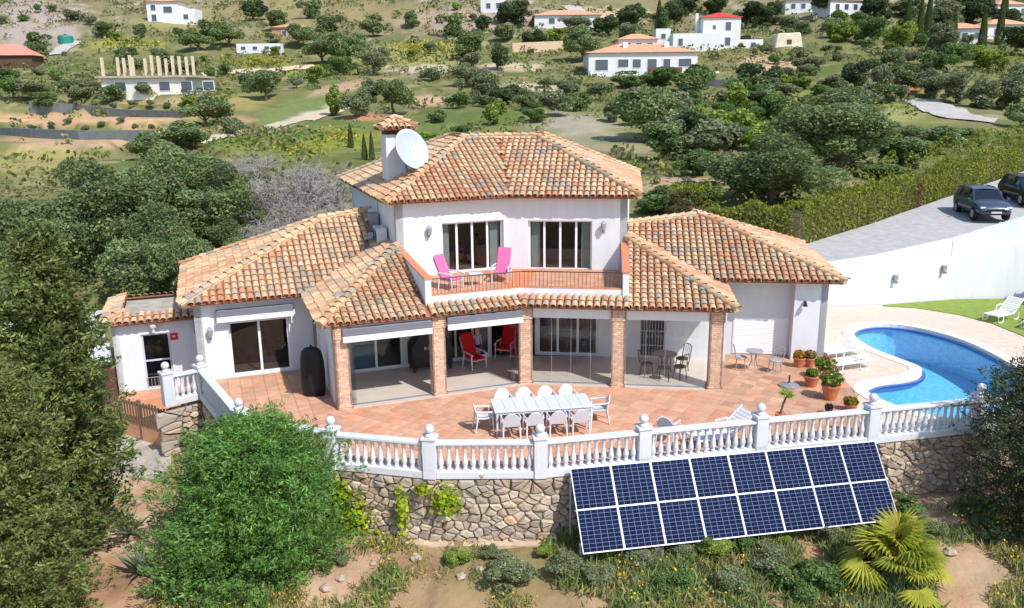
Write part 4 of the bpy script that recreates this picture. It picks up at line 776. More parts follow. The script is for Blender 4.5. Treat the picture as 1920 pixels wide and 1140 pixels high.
for k, (pq, a, lab) in enumerate((((1388, 692), 75, 'grey iron bistro chair beside the end column'), ((1452, 698), -50, 'grey iron bistro chair on the flower pot side of its table'))):
    o = ig if k == 0 else copy_tree(ig); o.location = at(*pq, 0); o.rotation_euler = (0, 0, R(a)); tag(o, lab, 'chair', 'grey bistro chairs')
q = at(1479, 724, 0); t = empty('parasol_base', q, 0, 'round grey parasol base on the clay terrace', 'parasol base'); m = MB(); m.lathe([(.33, 0), (.33, .05), (.26, .08), (.06, .1), (.05, .12)], 20); m.build('base', METALG, t); m = MB(); m.tube([(0, 0, .1), (0, 0, .38)], .03, 8); m.build('tube', IRON, t)
# loungers
LOUNGE = M('lounger_white', (226, 228, 232), .4, .04, 8)
def lounger(flat=False):
    t = empty('sun_lounger')
    for i in range(11): m = MB(); m.box(-.31, -.95 + i * .108, .30, .31, -.95 + i * .108 + .09, .33); m.build('slat', LOUNGE, t)
    for i in range(7): m = MB(); y = .26 + i * .085; st = 0 if flat else 1; z = .33 + i * .075 * st; m.panel([(-.31, y, z), (.31, y, z), (.31, y + .065, z + .055 * st), (-.31, y + .065, z + .055 * st)], (0, -.65 * st, .75), .025); m.build('back_slat', LOUNGE, t)
    for s in (-1, 1):
        m = MB(); m.tube([(s * .31, -.95, .29), (s * .31, .26, .29)], .035, 6); m.tube([(s * .31, .22, .3), (s * .31, .88, .31 if flat else .88)], .03, 6); m.build('side_rail', LOUNGE, t)
        for y in (-.75, .35): m = MB(); m.tube([(s * .33, y - .18, .29), (s * .34, y - .14, .04), (s * .34, y + .05, .0), (s * .34, y + .18, .05), (s * .33, y + .2, .29)], .028, 6); m.build('leg', LOUNGE, t)
        m = MB(); m.tube([(s * .34, .0, .3), (s * .36, .05, .52), (s * .36, .42, .54), (s * .33, .5, .5)], .026, 6); m.build('armrest', LOUNGE, t)
    return t
lg = lounger(); lgf = lounger(True)
for k, (px, py, rz, lab, zz) in enumerate(((1880, 598, -60, 'white slatted sun lounger with raised back on the lawn under the white wall', .03), (1948, 612, -52, 'white sun lounger on the lawn, cut by the edge beside the other lounger', .03), (1578, 668, -70, 'flat white sun lounger on the deck behind the flower pots, against the house corner', .0), (1592, 690, -72, 'flat white sun lounger on the deck behind the flower pots, nearer the big pot', 0), (1355, 836, -70, 'white sun lounger close behind the balustrade over the solar panels', 0))):
    o = lg if k == 0 else lgf if k == 2 else copy_tree(lgf if k == 3 else lg); q = G(px, py, zz); o.location = (q.x, q.y + (.25 if k == 4 else 0), zz); o.rotation_euler = (0, 0, R(rz)); tag(o, lab, 'sun lounger', 'white sun loungers')
# wooden gate
ga = G(206, 781, -1.1); gb = G(320, 815, -1.1); gt = empty('picket_gate', (gb + ga) / 2, 0, 'weathered brown wooden picket fence with gate in front of the annex', 'fence'); WOODG = M('grey_wood', (122, 98, 80), .9, .25, 6, .006, 20, stretch=(6, 6, .6))
gd = v2(gb.x - ga.x, gb.y - ga.y); LG = np.linalg.norm(gd); gd /= LG
for i in range(22): s = i * LG / 21.5; m = MB(); h = rr.uniform(.82, .9); m.obox((ga.x, ga.y), gd, s, s + .085, -.02, .0, -1.08, -1.1 + h); m.build('picket', WOODG, gt, True)
for z in (-.92, -.42): m = MB(); m.obox((ga.x, ga.y), gd, 0, LG, .001, .045, z, z + .08); m.build('rail', WOODG, gt, True)
m = MB(); m.obox((ga.x, ga.y), gd, LG * .55, LG * .95, .046, .075, (-.90, -.40), (-.82, -.32)); m.build('brace', WOODG, gt, True)
for s in (-.1, LG * .5, LG): m = MB(); m.obox((ga.x, ga.y), gd, s, s + .1, -.01, .09, -1.6, -.2); m.build('gate_post', WOODG, gt, True)
m = MB(); m.prism([(ga.x - .8, ga.y), (ga.x, ga.y), (gb.x, gb.y), (POSTS[0].x, POSTS[0].y), (-10.9, 27.5), (-10.8, 29.6), (-14.2, 28.4), (-16, 28.2)], -1.7, -1.08); m.build('annex_yard', M('yard_clay', (200, 146, 112), .85, .15, 3)); tag(bpy.data.objects['annex_yard'], kind='structure')
m = MB(); m.prism([AX - 1.1 * n1, AX + 3.3 * u1 - 1.1 * n1, AX + 3.3 * u1, AX], -1.1, -.64); m.build('annex_step', MATS['yard_clay']); tag(bpy.data.objects['annex_step'], kind='structure')
m = MB(); pp = [hit(*a) for a in ((225, 818), (325, 838), (322, 880), (300, 905), (222, 900), (215, 850))]; m.prism([(p.x, p.y) for p in pp], lambda x, y: tz(x, y) - .3, lambda x, y: tz(x, y) + .10); m.build('concrete_path', CONCRETE); tag(bpy.data.objects['concrete_path'], kind='structure')
# white slatted pergola left of the annex
pg = empty('pergola', (-16.6, 29, -1.2), 0, 'white slatted pergola behind the tall conifers beside the annex', 'pergola'); pz = AX - 4.4 * u1
for i in range(9): m = MB(); m.obox(pz, u1, 0, 4.2, -.3 + i * .46, -.3 + i * .46 + .28, 1.55, 1.62); m.build('slat', TRIM, pg, True)
for a, b in ((.2, 0), (.2, 3.4), (3.6, 0), (3.6, 3.4)): m = MB(); m.obox(pz, u1, a, a + .14, b, b + .14, -1.6, 1.549); m.build('pergola_post', TRIM, pg, True)
m = MB(); c = AX - .55 * u1 + .2 * n1; m.obox(c, u1, 0, .5, -.3, .2, -1.3, .35); m.build('brick_pier', MATS['sooty_brick'], pg, True)
m = MB(); c = AX - .62 * u1 - .2 * n1; m.obox(c, u1, 0, .5, 0, .4, .5, 1.2); m.build('air_unit', MATS['appliance_white'], pg, True, bevel=.02)
# ================================================================ PERSON inside, seen through the open veranda
q = B1 - .80 * u1 - .28 * n1
def person(loc, rz):
    v = [(0, 0, .84), (0, 0, 1.02), (0, .0, 1.22), (0, 0, 1.33), (0, -.01, 1.40), (.08, 0, .80), (.085, -.01, .44), (.085, .01, .08), (.09, -.1, .03), (-.08, 0, .80), (-.085, -.02, .44), (-.085, .0, .08), (-.09, -.11, .03), (.16, 0, 1.28), (.2, .02, 1.02), (.2, -.08, .82), (-.16, 0, 1.28), (-.2, .02, 1.02), (-.19, -.1, .83)]
    e = [(0, 1), (1, 2), (2, 3), (3, 4), (0, 5), (5, 6), (6, 7), (7, 8), (0, 9), (9, 10), (10, 11), (11, 12), (3, 13), (13, 14), (14, 15), (3, 16), (16, 17), (17, 18)]
    r_ = [.11, .10, .12, .07, .05, .085, .06, .04, .035, .085, .06, .04, .035, .05, .038, .028, .05, .038, .028]
    me = bpy.data.meshes.new('body'); me.from_pydata(v, e, []); t = empty('person', loc, rz, 'person with fair hair and lavender top standing at the patio door behind the red chairs', 'person')
    o = mesh_obj('body', me, M('skin', (206, 160, 136), .6, .05, 10), t); md = o.modifiers.new('skin', 'SKIN')
    for k, s in enumerate(o.data.skin_vertices[0].data): s.radius = (r_[k], r_[k] * .85); s.use_root = k == 0
    o.modifiers.new('sub', 'SUBSURF').levels = 1
    m = MB(); m.lathe([(.03, -.13), (.07, -.09), (.085, 0), (.08, .06), (.04, .11), (.005, .12)], 12, (0, -.01, 1.52)); m.lathe([(.02, -.02), (.012, 0), (.004, .015)], 6, (0, -.1, 1.51)); m.build('head', MATS['skin'], t, smooth=True)
    m = MB(); m.lathe([(.09, -.16), (.1, -.05), (.098, .05), (.06, .115), (.005, .13)], 12, (0, .025, 1.53)); m.build('hair', M('fair_hair', (206, 170, 110), .6, .2, 20), t, smooth=True)
    m = MB(); m.lathe([(.15, .82), (.14, .95), (.13, 1.05), (.15, 1.22), (.13, 1.32), (.06, 1.37)], 14); s = m.build('top', M('lavender_top', (180, 150, 206), .9, .1, 9), t, smooth=True); s.scale = (1, .8, 1)
    m = MB(); m.lathe([(.15, .62), (.155, .74), (.15, .84)], 14); s = m.build('shorts', M('dark_shorts', (44, 44, 56), .9, .1, 9), t, smooth=True); s.scale = (1, .8, 1)
person((q[0], q[1], .03), R(20))
bpy.data.objects['person'].scale = (.76, .76, .76)
# ================================================================ CARS
def car(loc, rz, paint, label):
    t = empty('parked_car', loc, rz, label, 'car', 'cars parked on the driveway'); CG_ = MATS.get('car_glass') or M('car_glass', (22, 30, 40), .06, .05, 3, spec=.8); BLK = MATS.get('car_trim') or M('car_trim', (20, 20, 22), .5, .1, 6)
    # body: cross sections along x (front +x): x, half width, bottom, belt, centre top
    st = [(-2.24, .72, .45, .82, .86), (-2.18, .84, .36, .98, 1.04), (-1.9, .90, .32, 1.04, 1.10), (-.9, .92, .30, 1.03, 1.08), (.2, .92, .30, 1.02, 1.08), (.95, .92, .30, 1.0, 1.10), (1.5, .91, .31, .94, 1.04), (1.95, .87, .34, .84, .94), (2.18, .78, .36, .72, .80), (2.27, .66, .44, .62, .64)]
    vs = []; fs = []
    for x, w_, zb, zs, zt_ in st:
        for y, z in ((0, zb), (.8 * w_, zb), (w_, zb + .16), (w_ * 1.005, .5 * (zb + zs)), (w_ * .97, zs - .02), (w_ * .86, zs + .03), (w_ * .5, zt_ - .01), (0, zt_)): vs.append((x, y, z))
        for y, z in ((w_ * .5, zt_ - .01), (w_ * .86, zs + .03), (w_ * .97, zs - .02), (w_ * 1.005, .5 * (zb + zs)), (w_, zb + .16), (.8 * w_, zb)): vs.append((x, -y, z))
    n = 14
    for i in range(len(st) - 1):
        for k in range(n): fs.append((i * n + k, i * n + (k + 1) % n, (i + 1) * n + (k + 1) % n, (i + 1) * n + k))
    fs += [tuple(range(n - 1, -1, -1)), tuple(range((len(st) - 1) * n, len(st) * n))]; b = MB().add(vs, fs).build('body', paint, t, smooth=True)
    lo = [(-2.08, .80, 1.0), (-1.6, .84, 1.03), (.1, .85, 1.03), (1.05, .80, 1.02)]; hi_ = [(-1.72, .60, 1.55), (-1.3, .64, 1.62), (-.1, .65, 1.62), (.28, .62, 1.55)]
    m = MB(); v = [(x, y * s, z) for s in (1, -1) for x, y, z in lo] + [(x, y * s, z) for s in (1, -1) for x, y, z in hi_]
    m.add(v, [(0, 1, 9, 8), (1, 2, 10, 9), (2, 3, 11, 10), (4, 12, 13, 5), (5, 13, 14, 6), (6, 14, 15, 7), (3, 7, 15, 11), (0, 8, 12, 4)]); m.build('windows', CG_, t)
    m = MB(); rp = [(x, y + .02, z + .012) for x, y, z in hi_]; m.add([(x, y * s, z) for s in (1, -1) for x, y, z in rp] + [(x, 0, z + .05) for x, y, z in rp], [(0, 1, 9, 8), (1, 2, 10, 9), (2, 3, 11, 10), (4, 8, 9, 5), (5, 9, 10, 6), (6, 10, 11, 7)]); m.build('roof_panel', paint, t, smooth=True)
    m = MB()
    for s in (1, -1):
        for k, r_ in ((0, .05), (1, .05), (2, .035), (3, .04)): m.tube([(lo[k][0], lo[k][1] * s, lo[k][2] - .02), (hi_[k][0], hi_[k][1] * s + .01 * s, hi_[k][2] + .01)], r_, 6)
        m.tube([(x, (y + .015) * s, z) for x, y, z in hi_], .03, 6)
    m.build('pillars', paint, t)
    for s in (1, -1):
        m = MB(); m.tube([(-1.5, .6 * s, 1.68), (.0, .6 * s, 1.68)], .018, 6); m.build('roof_rail', METALG, t)
        m = MB(); m.box(.82, s * .93, 1.02, .98, s * 1.1, 1.16); m.build('mirror', paint, t, bevel=.03)
        m = MB(); m.box(2.02, s * .52, .70, 2.20, s * .80, .80); m.build('headlight', M('headlight', (200, 208, 216), .1, .05, 5), t, bevel=.02)
        m = MB(); m.box(-2.24, s * .5, .82, -2.12, s * .84, .94); m.build('tail_light', M('tail_light', (150, 16, 20), .2, .05, 5), t, bevel=.02)
        for x in (-1.36, 1.36):
            wv = MB(); wv.tube([(x, s * .70, .34), (x, s * .93, .34)], .34, 20); ty = wv.build('wheel', M('tyre', (30, 30, 32), .85, .1, 8), t); r_ = MB(); r_.tube([(x, s * .925, .34), (x, s * .94, .34)], .23, 14); r_.build('rim', METALG, ty)
            a = MB(); a.tube([(x, s * .80, .36), (x, s * .918, .36)], .41, 20); a.build('wheel_arch', BLK, t)
    m = MB(); m.box(2.17, -.5, .56, 2.285, .5, .68); m.build('grille', BLK, t, bevel=.02); m = MB(); m.box(2.12, -.62, .36, 2.27, .62, .45); m.build('bumper', BLK, t, bevel=.02)
    m = MB(); m.box(2.27, -.26, .465, 2.295, .26, .555); m.build('number_plate', TRIM, t); m = MB(); m.box(2.18, -.42, .70, 2.262, .42, .725); m.build('chrome_strip', METALG, t)
    return t
GREYP = M('graphite_paint', (84, 96, 114), .22, .04, 3, metal=.5, spec=.6); BLKP = M('black_paint', (22, 25, 31), .22, .04, 3, metal=.3, spec=.6)
cx, cy = 27.0, 47.6; car((cx, cy, drive_z(cx, cy)), R(-100), GREYP, 'dark grey estate car parked on the driveway above the white wall')
cx, cy = 31.8, 51.3; car((cx, cy, drive_z(cx, cy)), R(-98), BLKP, 'black estate car parked behind the grey one on the driveway')
# ================================================================ HOUSES ON THE HILLSIDE
WIND = M('far_window', (70, 78, 92), .2, .1, 4, spec=.6); FARROOF = M('far_clay_roof', (196, 148, 116), .9, .18, 2, .05, 6); FARWALL = M('far_whitewash', (210, 210, 210), .9, .05, 1)
def flat_house(root, x0, y0, x1, y1, z0, z1, roof=None, rise=1.2, wins=(), mat=None, ov=.5, name='wall'):
    m = MB(); m.box(x0, y0, z0 - 2.5, x1, y1, z1); m.build(name, mat or FARWALL, root)
    if roof:
        m = MB(); a, b, c, d = x0 - ov, y0 - ov, x1 + ov, y1 + ov; k = min(c - a, d - b) / 2; cx_, cy_ = (a + c) / 2, (b + d) / 2
        r0, r1 = ((a + k, cy_), (c - k, cy_)) if c - a > d - b else ((cx_, b + k), (cx_, d - k)); z = z1 - .05
        m.add([(a, b, z), (c, b, z), (c, d, z), (a, d, z), (*r0, z + rise), (*r1, z + rise)], [(0, 1, 5, 4), (1, 2, 5), (2, 3, 4, 5), (3, 0, 4)] if c - a > d - b else [(0, 1, 4), (1, 2, 5, 4), (2, 3, 5), (3, 0, 4, 5)]); m.add([(a, b, z - .01), (c, b, z - .01), (c, d, z - .01), (a, d, z - .01)], [(3, 2, 1, 0)]); m.build('roof', roof, root)
    for wx, wz, ww, wh in wins:
        f = MB(); f.box(wx - .1, y0 - .06, wz - .1, wx + ww + .1, y0 + .05, wz + wh + .1); o = f.build('window', FRAME, root); g = MB(); g.box(wx, y0 - .09, wz, wx + ww, y0 - .05, wz + wh); g.build('pane', WIND, o)
def site(px, py, name, label, rz=0, cat='house'): p = hit(px, py); s = p.y / F; return empty(name, p, rz, label, cat), s
# unfinished house with bare pillars
h, s = site(272, 182, 'unfinished_house', 'long white unfinished house with rows of bare concrete pillars on its roof slab'); w_ = 76 * s; flat_house(h, -w_, 0, w_, 9, 0, 2.7, None, 0, [(-w_ + 2 + i * 3.2, .9, 1.5, 1.2) for i in range(5)], M('bare_render', (214, 210, 204), .9, .08, 1)); m = MB(); m.box(-w_ - .6, -.6, 2.71, w_ + 1.2, 9.5, 3.0); m.build('roof_slab', CONCRETE, h); PIL = M('bare_pillar', (204, 186, 160), .9, .1, 2)
for i in range(16):
    if i in (4, 12): continue
    x = -w_ + .2 + i * (2 * w_ / 15); m = MB(); m.box(x, (i * 37 % 5) * 1.6, 3.0, x + .35, (i * 37 % 5) * 1.6 + .35, 5.6 + (i % 3) * .15); m.build('pillar', PIL, h)
h, s = site(318, 44, 'hillside_house', 'white two-part house with a small tiled roof high on the left hillside'); flat_house(h, -5.5, 0, 2.5, 7, 0, 5.4, FARROOF, .9, [(-4.4, .6, 1.2, 1.6), (-4.4, 3.2, 1.2, 1.4), (-1.2, 2.6, 2.2, 1.5)]); flat_house(h, 2.52, .5, 6.5, 6, 0, 3.6, None, 0, [(3.6, 1.0, 1.2, 1.2)], None, .5, 'side_wall')
h, s = site(485, 100, 'mobile_home', 'long low white mobile home among yellow flowering scrub', cat='cabin'); w_ = 39 * s; flat_house(h, -w_, 0, w_, 3, 0, 2.0, None, 0, [(-w_ + 1 + i * 2.6, .7, 1.0, .7) for i in range(4)])
h, s = site(20, 128, 'red_roof_hut', 'brown hut with a pale red pitched roof at the left hillside', .15); flat_house(h, -7, 0, 4, 6, 0, 2.4, M('pale_red_roof', (196, 130, 112), .9, .1, 2), 2.2, [(-3, .6, 1, 1)], M('brown_timber', (90, 66, 54), .9, .2, 2))
h, s = site(545, 72, 'stone_cottage', 'small brown stone cottage half hidden by trees on the hillside'); flat_house(h, -4.5, 0, 4, 6, 0, 2.6, FARROOF, 1.0, [(-2, .7, 1.1, 1.1)], M('brown_stone', (170, 132, 104), .9, .2, 2))
h, s = site(1205, 142, 'hill_villa', 'large white villa with low tiled roof and tower room on the slope behind the trees'); w_ = 98 * s
flat_house(h, -w_, 0, w_, 11, 0, 4.0, FARROOF, 1.7, [(-w_ + 1.2, 1.0, 2.2, 1.8), (-w_ + 5.2, 1.5, 1.8, 1.3), (-1.8, 1.4, 1.4, 1.4), (.8, .6, 1.6, 2.2), (3.6, 1.4, 1.2, 1.4), (6.3, 1.5, 2.2, 1.3)]); flat_house(h, -3.6, 6, 3.4, 11.2, 3.9, 6.6, FARROOF, 1.1, [(-2.4, 5.0, 1, .9), (-.4, 5.0, 1, .9), (1.6, 5.0, 1, .9)], None, .5, 'tower_wall')
m = MB(); m.box(1.0, -2.2, .3, 6.5, -.02, .5); m.build('terrace_slab', CONCRETE, h); m = MB(); m.box(1.0, -2.2, .5, 6.5, -2.1, 1.3); m.build('railing', M('red_railing', (120, 66, 60), .8, .1, 4), h); m = MB(); m.box(w_ + .01, 1, -2, w_ + 4.2, 6, .6); m.build('carport', FARWALL, h)
for x in (-3.2, 4.2): m = MB(); m.box(x, 3, 4.4, x + .9, 3.9, 5.9); m.build('chimney', FARWALL, h)
h, s = site(1330, 95, 'red_roofed_house', 'white cube house with a bright red hip roof'); flat_house(h, -7.5, 0, 2.2, 8, 0, 3.4, None, 0, [(-6.4, 1.0, .9, 1.4)]); flat_house(h, -1.2, 1.2, 6.5, 8.5, 0, 6.6, M('bright_red_roof', (214, 62, 50), .8, .1, 2), 1.2, [(3.4, 1, 1.1, 1.6), (3.4, 4, 1.1, 1.6), (.8, 4.2, .6, .8)], None, .4, 'tower_wall'); flat_house(h, 6.52, 2, 11.5, 7, 0, 2.2, None, 0, [(9, .6, 1, 1)], None, .5, 'side_wall'); m = MB(); m.box(-2.2, 4, 3, -1.6, 4.6, 7.6); m.build('chimney', FARWALL, h); flat_house(h, -10.5, 3, -7.52, 8, 0, 4.6, None, 0, [(-9.4, 2.6, .9, 1)], None, .5, 'stair_wall')
h, s = site(1060, 52, 'tiled_bungalow', 'white bungalow with a pale tiled roof behind garden trees'); flat_house(h, -7.5, 0, 8.5, 9, 0, 2.9, FARROOF, 1.6, [(-4, .9, 1.4, 1.3), (0, .9, 1.4, 1.3), (4, .9, 1.4, 1.3)])
h, s = site(1480, 88, 'stone_hut', 'pale stone block on the mound beside the red roofed house', cat='hut'); m = MB(); m.add([(-3.2, 0, -2), (3.2, 0, -2), (3.2, 4, -2), (-3.2, 4, -2), (-2.4, .4, 2.6), (2.3, .4, 2.8), (2.3, 3.6, 2.8), (-2.4, 3.6, 2.6)], [(0, 3, 2, 1), (4, 5, 6, 7), (0, 1, 5, 4), (1, 2, 6, 5), (2, 3, 7, 6), (3, 0, 4, 7)]); m.build('wall', M('pale_stone', (206, 194, 174), .9, .15, 1.5, .05, 4), h, bevel=.15); m = MB(); m.box(-.5, .2, -.5, .5, .45, 1.4); m.build('doorway', WOODDK, h)
for px, py, lab, wd in ((1815, 82, 'white house with two tiled roofs among dark cypresses', 7), (1898, 74, 'white house with pale tiled roof partly cut by the frame edge', 8), (1598, 28, 'low white house with a tiled roof among pale green trees', 9), (1905, 34, 'white flat house above the tiled ones at the right hillside', 7), (1508, 24, 'small white house with red clay roof hidden by dark trees', 6), (930, 24, 'small white cube house beside tall dark trees on the ridge', 4)):
    h, s = site(px, py, 'hillside_house', lab, rr.uniform(-.3, .3)); flat_house(h, -wd / 2 - 2, 0, wd / 2, 7, 0, 3.2, FARROOF if wd > 4.5 else None, 1.4, [(-wd / 2 - .5 + i * 2.6, 1, 1.1, 1.3) for i in range(3)])
# roads, low walls and fences on the hillside
def strip(name, pts, half, mat, lift=.06, kind='structure', pxs=True):
    P = [hit(*p) for p in pts] if pxs else [Vector(p) for p in pts]; Q_ = []
    for i in range(len(P) - 1):
        k = max(2, int((P[i + 1] - P[i]).length / .8))
        for j in range(k): Q_.append(P[i].lerp(P[i + 1], j / k))
    Q_.append(P[-1]); m = MB(); vs = []
    for i, p in enumerate(Q_):
        d = (Q_[min(i + 1, len(Q_) - 1)] - Q_[max(i - 1, 0)]); d.z = 0; d.normalize(); n_ = Vector((-d.y, d.x, 0))
        for a in (1, .5, 0, -.5, -1): q = p + n_ * half * a; vs.append((q.x, q.y, tz(q.x, q.y) + lift))
    m.add(vs, [(5 * i + j, 5 * i + j + 1, 5 * i + j + 6, 5 * i + j + 5) for i in range(len(Q_) - 1) for j in range(4)]); return tag(m.build(name, mat), kind=kind)
ROADM = M('pale_road', (172, 166, 158), .9, .08, 1)
strip('road', [(1722, 186), (1745, 198), (1775, 215), (1810, 224), (1870, 226)], 2.4, ROADM, .14); strip('track', [(104, 104), (118, 92), (148, 78)], 1.6, ROADM, .2); strip('field_path', [(370, 268), (450, 250), (520, 236), (600, 216), (660, 198)], 1.5, M('dry_track', (186, 172, 142), .95, .1, 1), .1); strip('dirt_lane', [(380, 142), (440, 136), (520, 132), (590, 126)], 1.8, M('dirt_lane', (200, 176, 148), .95, .1, 1), .15)
strip('upper_lane', [(1068, 12), (1085, 24), (1100, 36)], 2.5, ROADM, .2)
def low_wall(name, pts, hgt, th, mat, label, cat='wall'):
    P = [hit(*p) for p in pts]; t = empty(name, P[0], 0, label, cat)
    for i in range(len(P) - 1):
        a, b = P[i], P[i + 1]; L_ = math.dist(a[:2], b[:2]); u = v2(b.x - a.x, b.y - a.y) / L_; m = MB(); m.obox((a.x, a.y), u, 0, L_, -th / 2, th / 2, (a.z - .8, b.z - .8), (a.z + hgt, b.z + hgt)); m.build('wall_panel', mat, t, True)
NET = M('dark_netting', (104, 110, 112), .8, .2, 2)
low_wall('netted_terrace', [(58, 207), (140, 214), (240, 219), (345, 222)], .9, .4, NET, 'dark grey netted terrace bank nearer the unfinished house'); low_wall('netted_terrace', [(-60, 250), (60, 258), (150, 262), (290, 262)], .9, .4, NET, 'dark grey netted terrace bank below the row of young bushes')
low_wall('white_wall', [(1310, 160), (1340, 162), (1400, 163), (1470, 160)], 1.0, .4, FARWALL, 'low white garden wall along the road under the red roofed house'); low_wall('retaining_bank', [(960, 96), (1060, 92)], 1.6, .5, M('tan_wall', (196, 170, 140), .9, .1, 1), 'tan retaining wall between the bungalow and the big villa')
tank = hit(124, 80); t = empty('water_tank', tank, 0, 'small green water tank on the left hillside', 'tank'); m = MB(); m.lathe([(1.6, -1), (1.65, 1.2), (1.5, 1.5), (.3, 1.7)], 14); m.build('tank_shell', M('green_tank', (40, 122, 112), .6, .1, 2), t); m = MB(); m.lathe([(.3, 0), (.3, .2)], 8, (0, 0, 1.65)); m.build('tank_lid', IRON, t)
# ================================================================ VEGETATION
def unit(v): return v / np.maximum(np.linalg.norm(v, axis=-1, keepdims=True), 1e-6)
def leafset(P, N, L_, W_, C, rng, spread=.9, along=None):
    """one diamond leaf per point; N: facing; along: preferred leaf axis"""
    n = len(P); N = unit(N + rng.normal(0, spread, (n, 3))); T = unit(rng.normal(0, 1, (n, 3)) if along is None else along + rng.normal(0, .35, (n, 3)))
    S_ = unit(np.cross(N, T)); T = T * (np.asarray(L_).reshape(-1, 1) / 2); S_ = S_ * (np.asarray(W_).reshape(-1, 1) / 2)
    V = np.stack([P - T, P + S_ - T * .15, P + T, P - S_ - T * .15], 1).reshape(-1, 3); return V, np.arange(4 * n).reshape(-1, 4), np.repeat(C, 4, 0)
def cols(base, n, rng, v=.22, hue=.08):
    c = 1.12 * np.array([lin(b) for b in base])[rng.integers(0, len(base), n)]; return np.clip(c * rng.uniform(1 - v, 1 + v, (n, 1)) * (1 + rng.normal(0, hue, (n, 3))), 0.004, 1)
PAL = {'oak': [(114, 132, 80), (124, 140, 90), (102, 122, 72), (138, 150, 104)], 'olive': [(134, 144, 104), (122, 132, 94), (146, 152, 116), (112, 122, 82)], 'lime': [(134, 154, 62), (118, 142, 56), (150, 164, 78)], 'dark': [(86, 104, 66), (98, 114, 72), (76, 92, 58)], 'green': [(106, 134, 72), (118, 142, 82), (98, 124, 64)], 'cypress': [(84, 106, 56), (96, 114, 62), (74, 92, 50)]}
def crown_arrays(pal, n, nl, leaf, rng, flat=.85, lo=.05, hollow=.35):
    """crown in a unit box: x, y in +-.5, z in 0..1"""
    nb = int(rng.integers(4, 8)); hb = unit(rng.normal(0, 1, (nb, 3)) * [1, 1, .7] + [0, 0, .15]) * rng.uniform(.55, 1.05, (nb, 1)); kb = rng.integers(0, nb, nl); c = hb[kb] * rng.uniform(.35, 1, (nl, 1)) + rng.normal(0, .26, (nl, 3))
    c[:, 0:2] *= .31; c[:, 2] = .47 + c[:, 2] * .33; r_ = rng.uniform(.065, .17, nl) * (1.25 if nl < 20 else 1); lt = rng.uniform(.78, 1.2, nl) * rng.uniform(.85, 1.15, nb)[kb]
    k = rng.choice(nl, n, p=r_ ** 2 / (r_ ** 2).sum()); d = unit(rng.normal(0, 1, (n, 3)) + np.array([0, 0, .25])); P = c[k] + d * (r_[k] * rng.uniform(.55, 1.08, n) ** .6)[:, None] * np.array([1, 1, flat])
    C = cols(PAL[pal], n, rng) * lt[k][:, None]; L_ = leaf * rng.uniform(.6, 1.35, n); P[:, 2] = np.maximum(P[:, 2], lo * rng.uniform(.7, 1.1, n)); return leafset(P, d, L_, L_ * .62, C, rng)
def trunk_mesh(rng, mat=BARK, rad=.03, top=.55):
    m = MB(); m.tube([(0, 0, -.12), (.01, 0, .1), (-.01, .01, .3), (0, 0, top)], [rad * 1.3, rad, rad * .8, rad * .4], 7)
    for i in range(5):
        a = i * 1.3 + rng.uniform(0, 1); z = rng.uniform(.16, .34); m.tube([(0, 0, z), (.12 * math.cos(a), .12 * math.sin(a), z + .14), (.28 * math.cos(a), .28 * math.sin(a), z + .27)], [rad * .55, rad * .4, rad * .15], 5)
    return m.mesh('trunk', mat)
VAR = {}
def variants(pal, big):
    k = (pal, big)
    if k not in VAR:
        VAR[k] = []
        for i in range(3 if big else 2):
            rng = np.random.default_rng(hash((len(pal), ord(pal[0]), big, i)) % 9999); n, nl, lf = (34000, 60, .027) if big == 2 else (9500, 34, .046) if big == 1 else (2600, 16, .085)
            if pal == 'cypress':
                t = rng.uniform(0, 1, n); a = rng.uniform(0, 6.28, n); rr_ = .46 * (1 - t) ** .55 * np.clip(t * 9, .4, 1) * rng.uniform(.75, 1.05, n); P = np.stack([rr_ * np.cos(a), rr_ * np.sin(a), t], 1); d = np.stack([np.cos(a), np.sin(a), .3 + 0 * a], 1)
                L_ = lf * rng.uniform(.6, 1.3, n); arr = leafset(P, d, L_, L_ * .5, cols(PAL[pal], n, rng), rng, .6, np.stack([np.cos(a) * .3, np.sin(a) * .3, 1 + 0 * a], 1))
            else: arr = crown_arrays(pal, n, nl, lf, rng)
            VAR[k].append((np_mesh('crown', *arr, LEAF), trunk_mesh(rng)))
    return VAR[k]
vr = random.Random(21)
def tree(p, w_, h, pal, name, label, group=None, big=0, cat='tree', trunk=True, lift=0.):
    cm_, tm = vr.choice(variants(pal, big)); t = empty(name, p, vr.uniform(0, 6.28), label, cat, group)
    c = bpy.data.objects.new('crown', cm_); COL.objects.link(c); c.parent = t; c.scale = (w_ * 1.12, w_ * 1.12 * vr.uniform(.9, 1.1), h * 1.05); c.location = (0, 0, lift - .06 * h)
    if trunk: o = bpy.data.objects.new('trunk', tm); COL.objects.link(o); o.parent = t; o.scale = (w_, w_, h); o.location = (0, 0, lift - .04 * h)
    return t
KN = {'oak': ('oak_tree', 'dense dark green evergreen oak'), 'olive': ('olive_tree', 'grey green olive tree'), 'lime': ('leafy_tree', 'yellow green leafy tree'), 'dark': ('pine_tree', 'very dark green pine-like tree'), 'green': ('green_tree', 'fresh green rounded tree'), 'cypress': ('cypress', 'narrow upright cypress')}
def region(px, py):
    if px < 560: return 'on the slope round the unfinished house' if py > 110 else 'high on the left hillside'
    if px < 1000: return 'on the grassy slope behind the chimney' if py > 105 else 'on the dry hillside above the mobile home'
    if px < 1420: return 'on the rocky bank below the hill villa' if py > 145 else 'around the hill villa and red roofed house'
    return 'in the grove beside the pale road' if py > 110 else 'in the dark wood around the tiled houses'
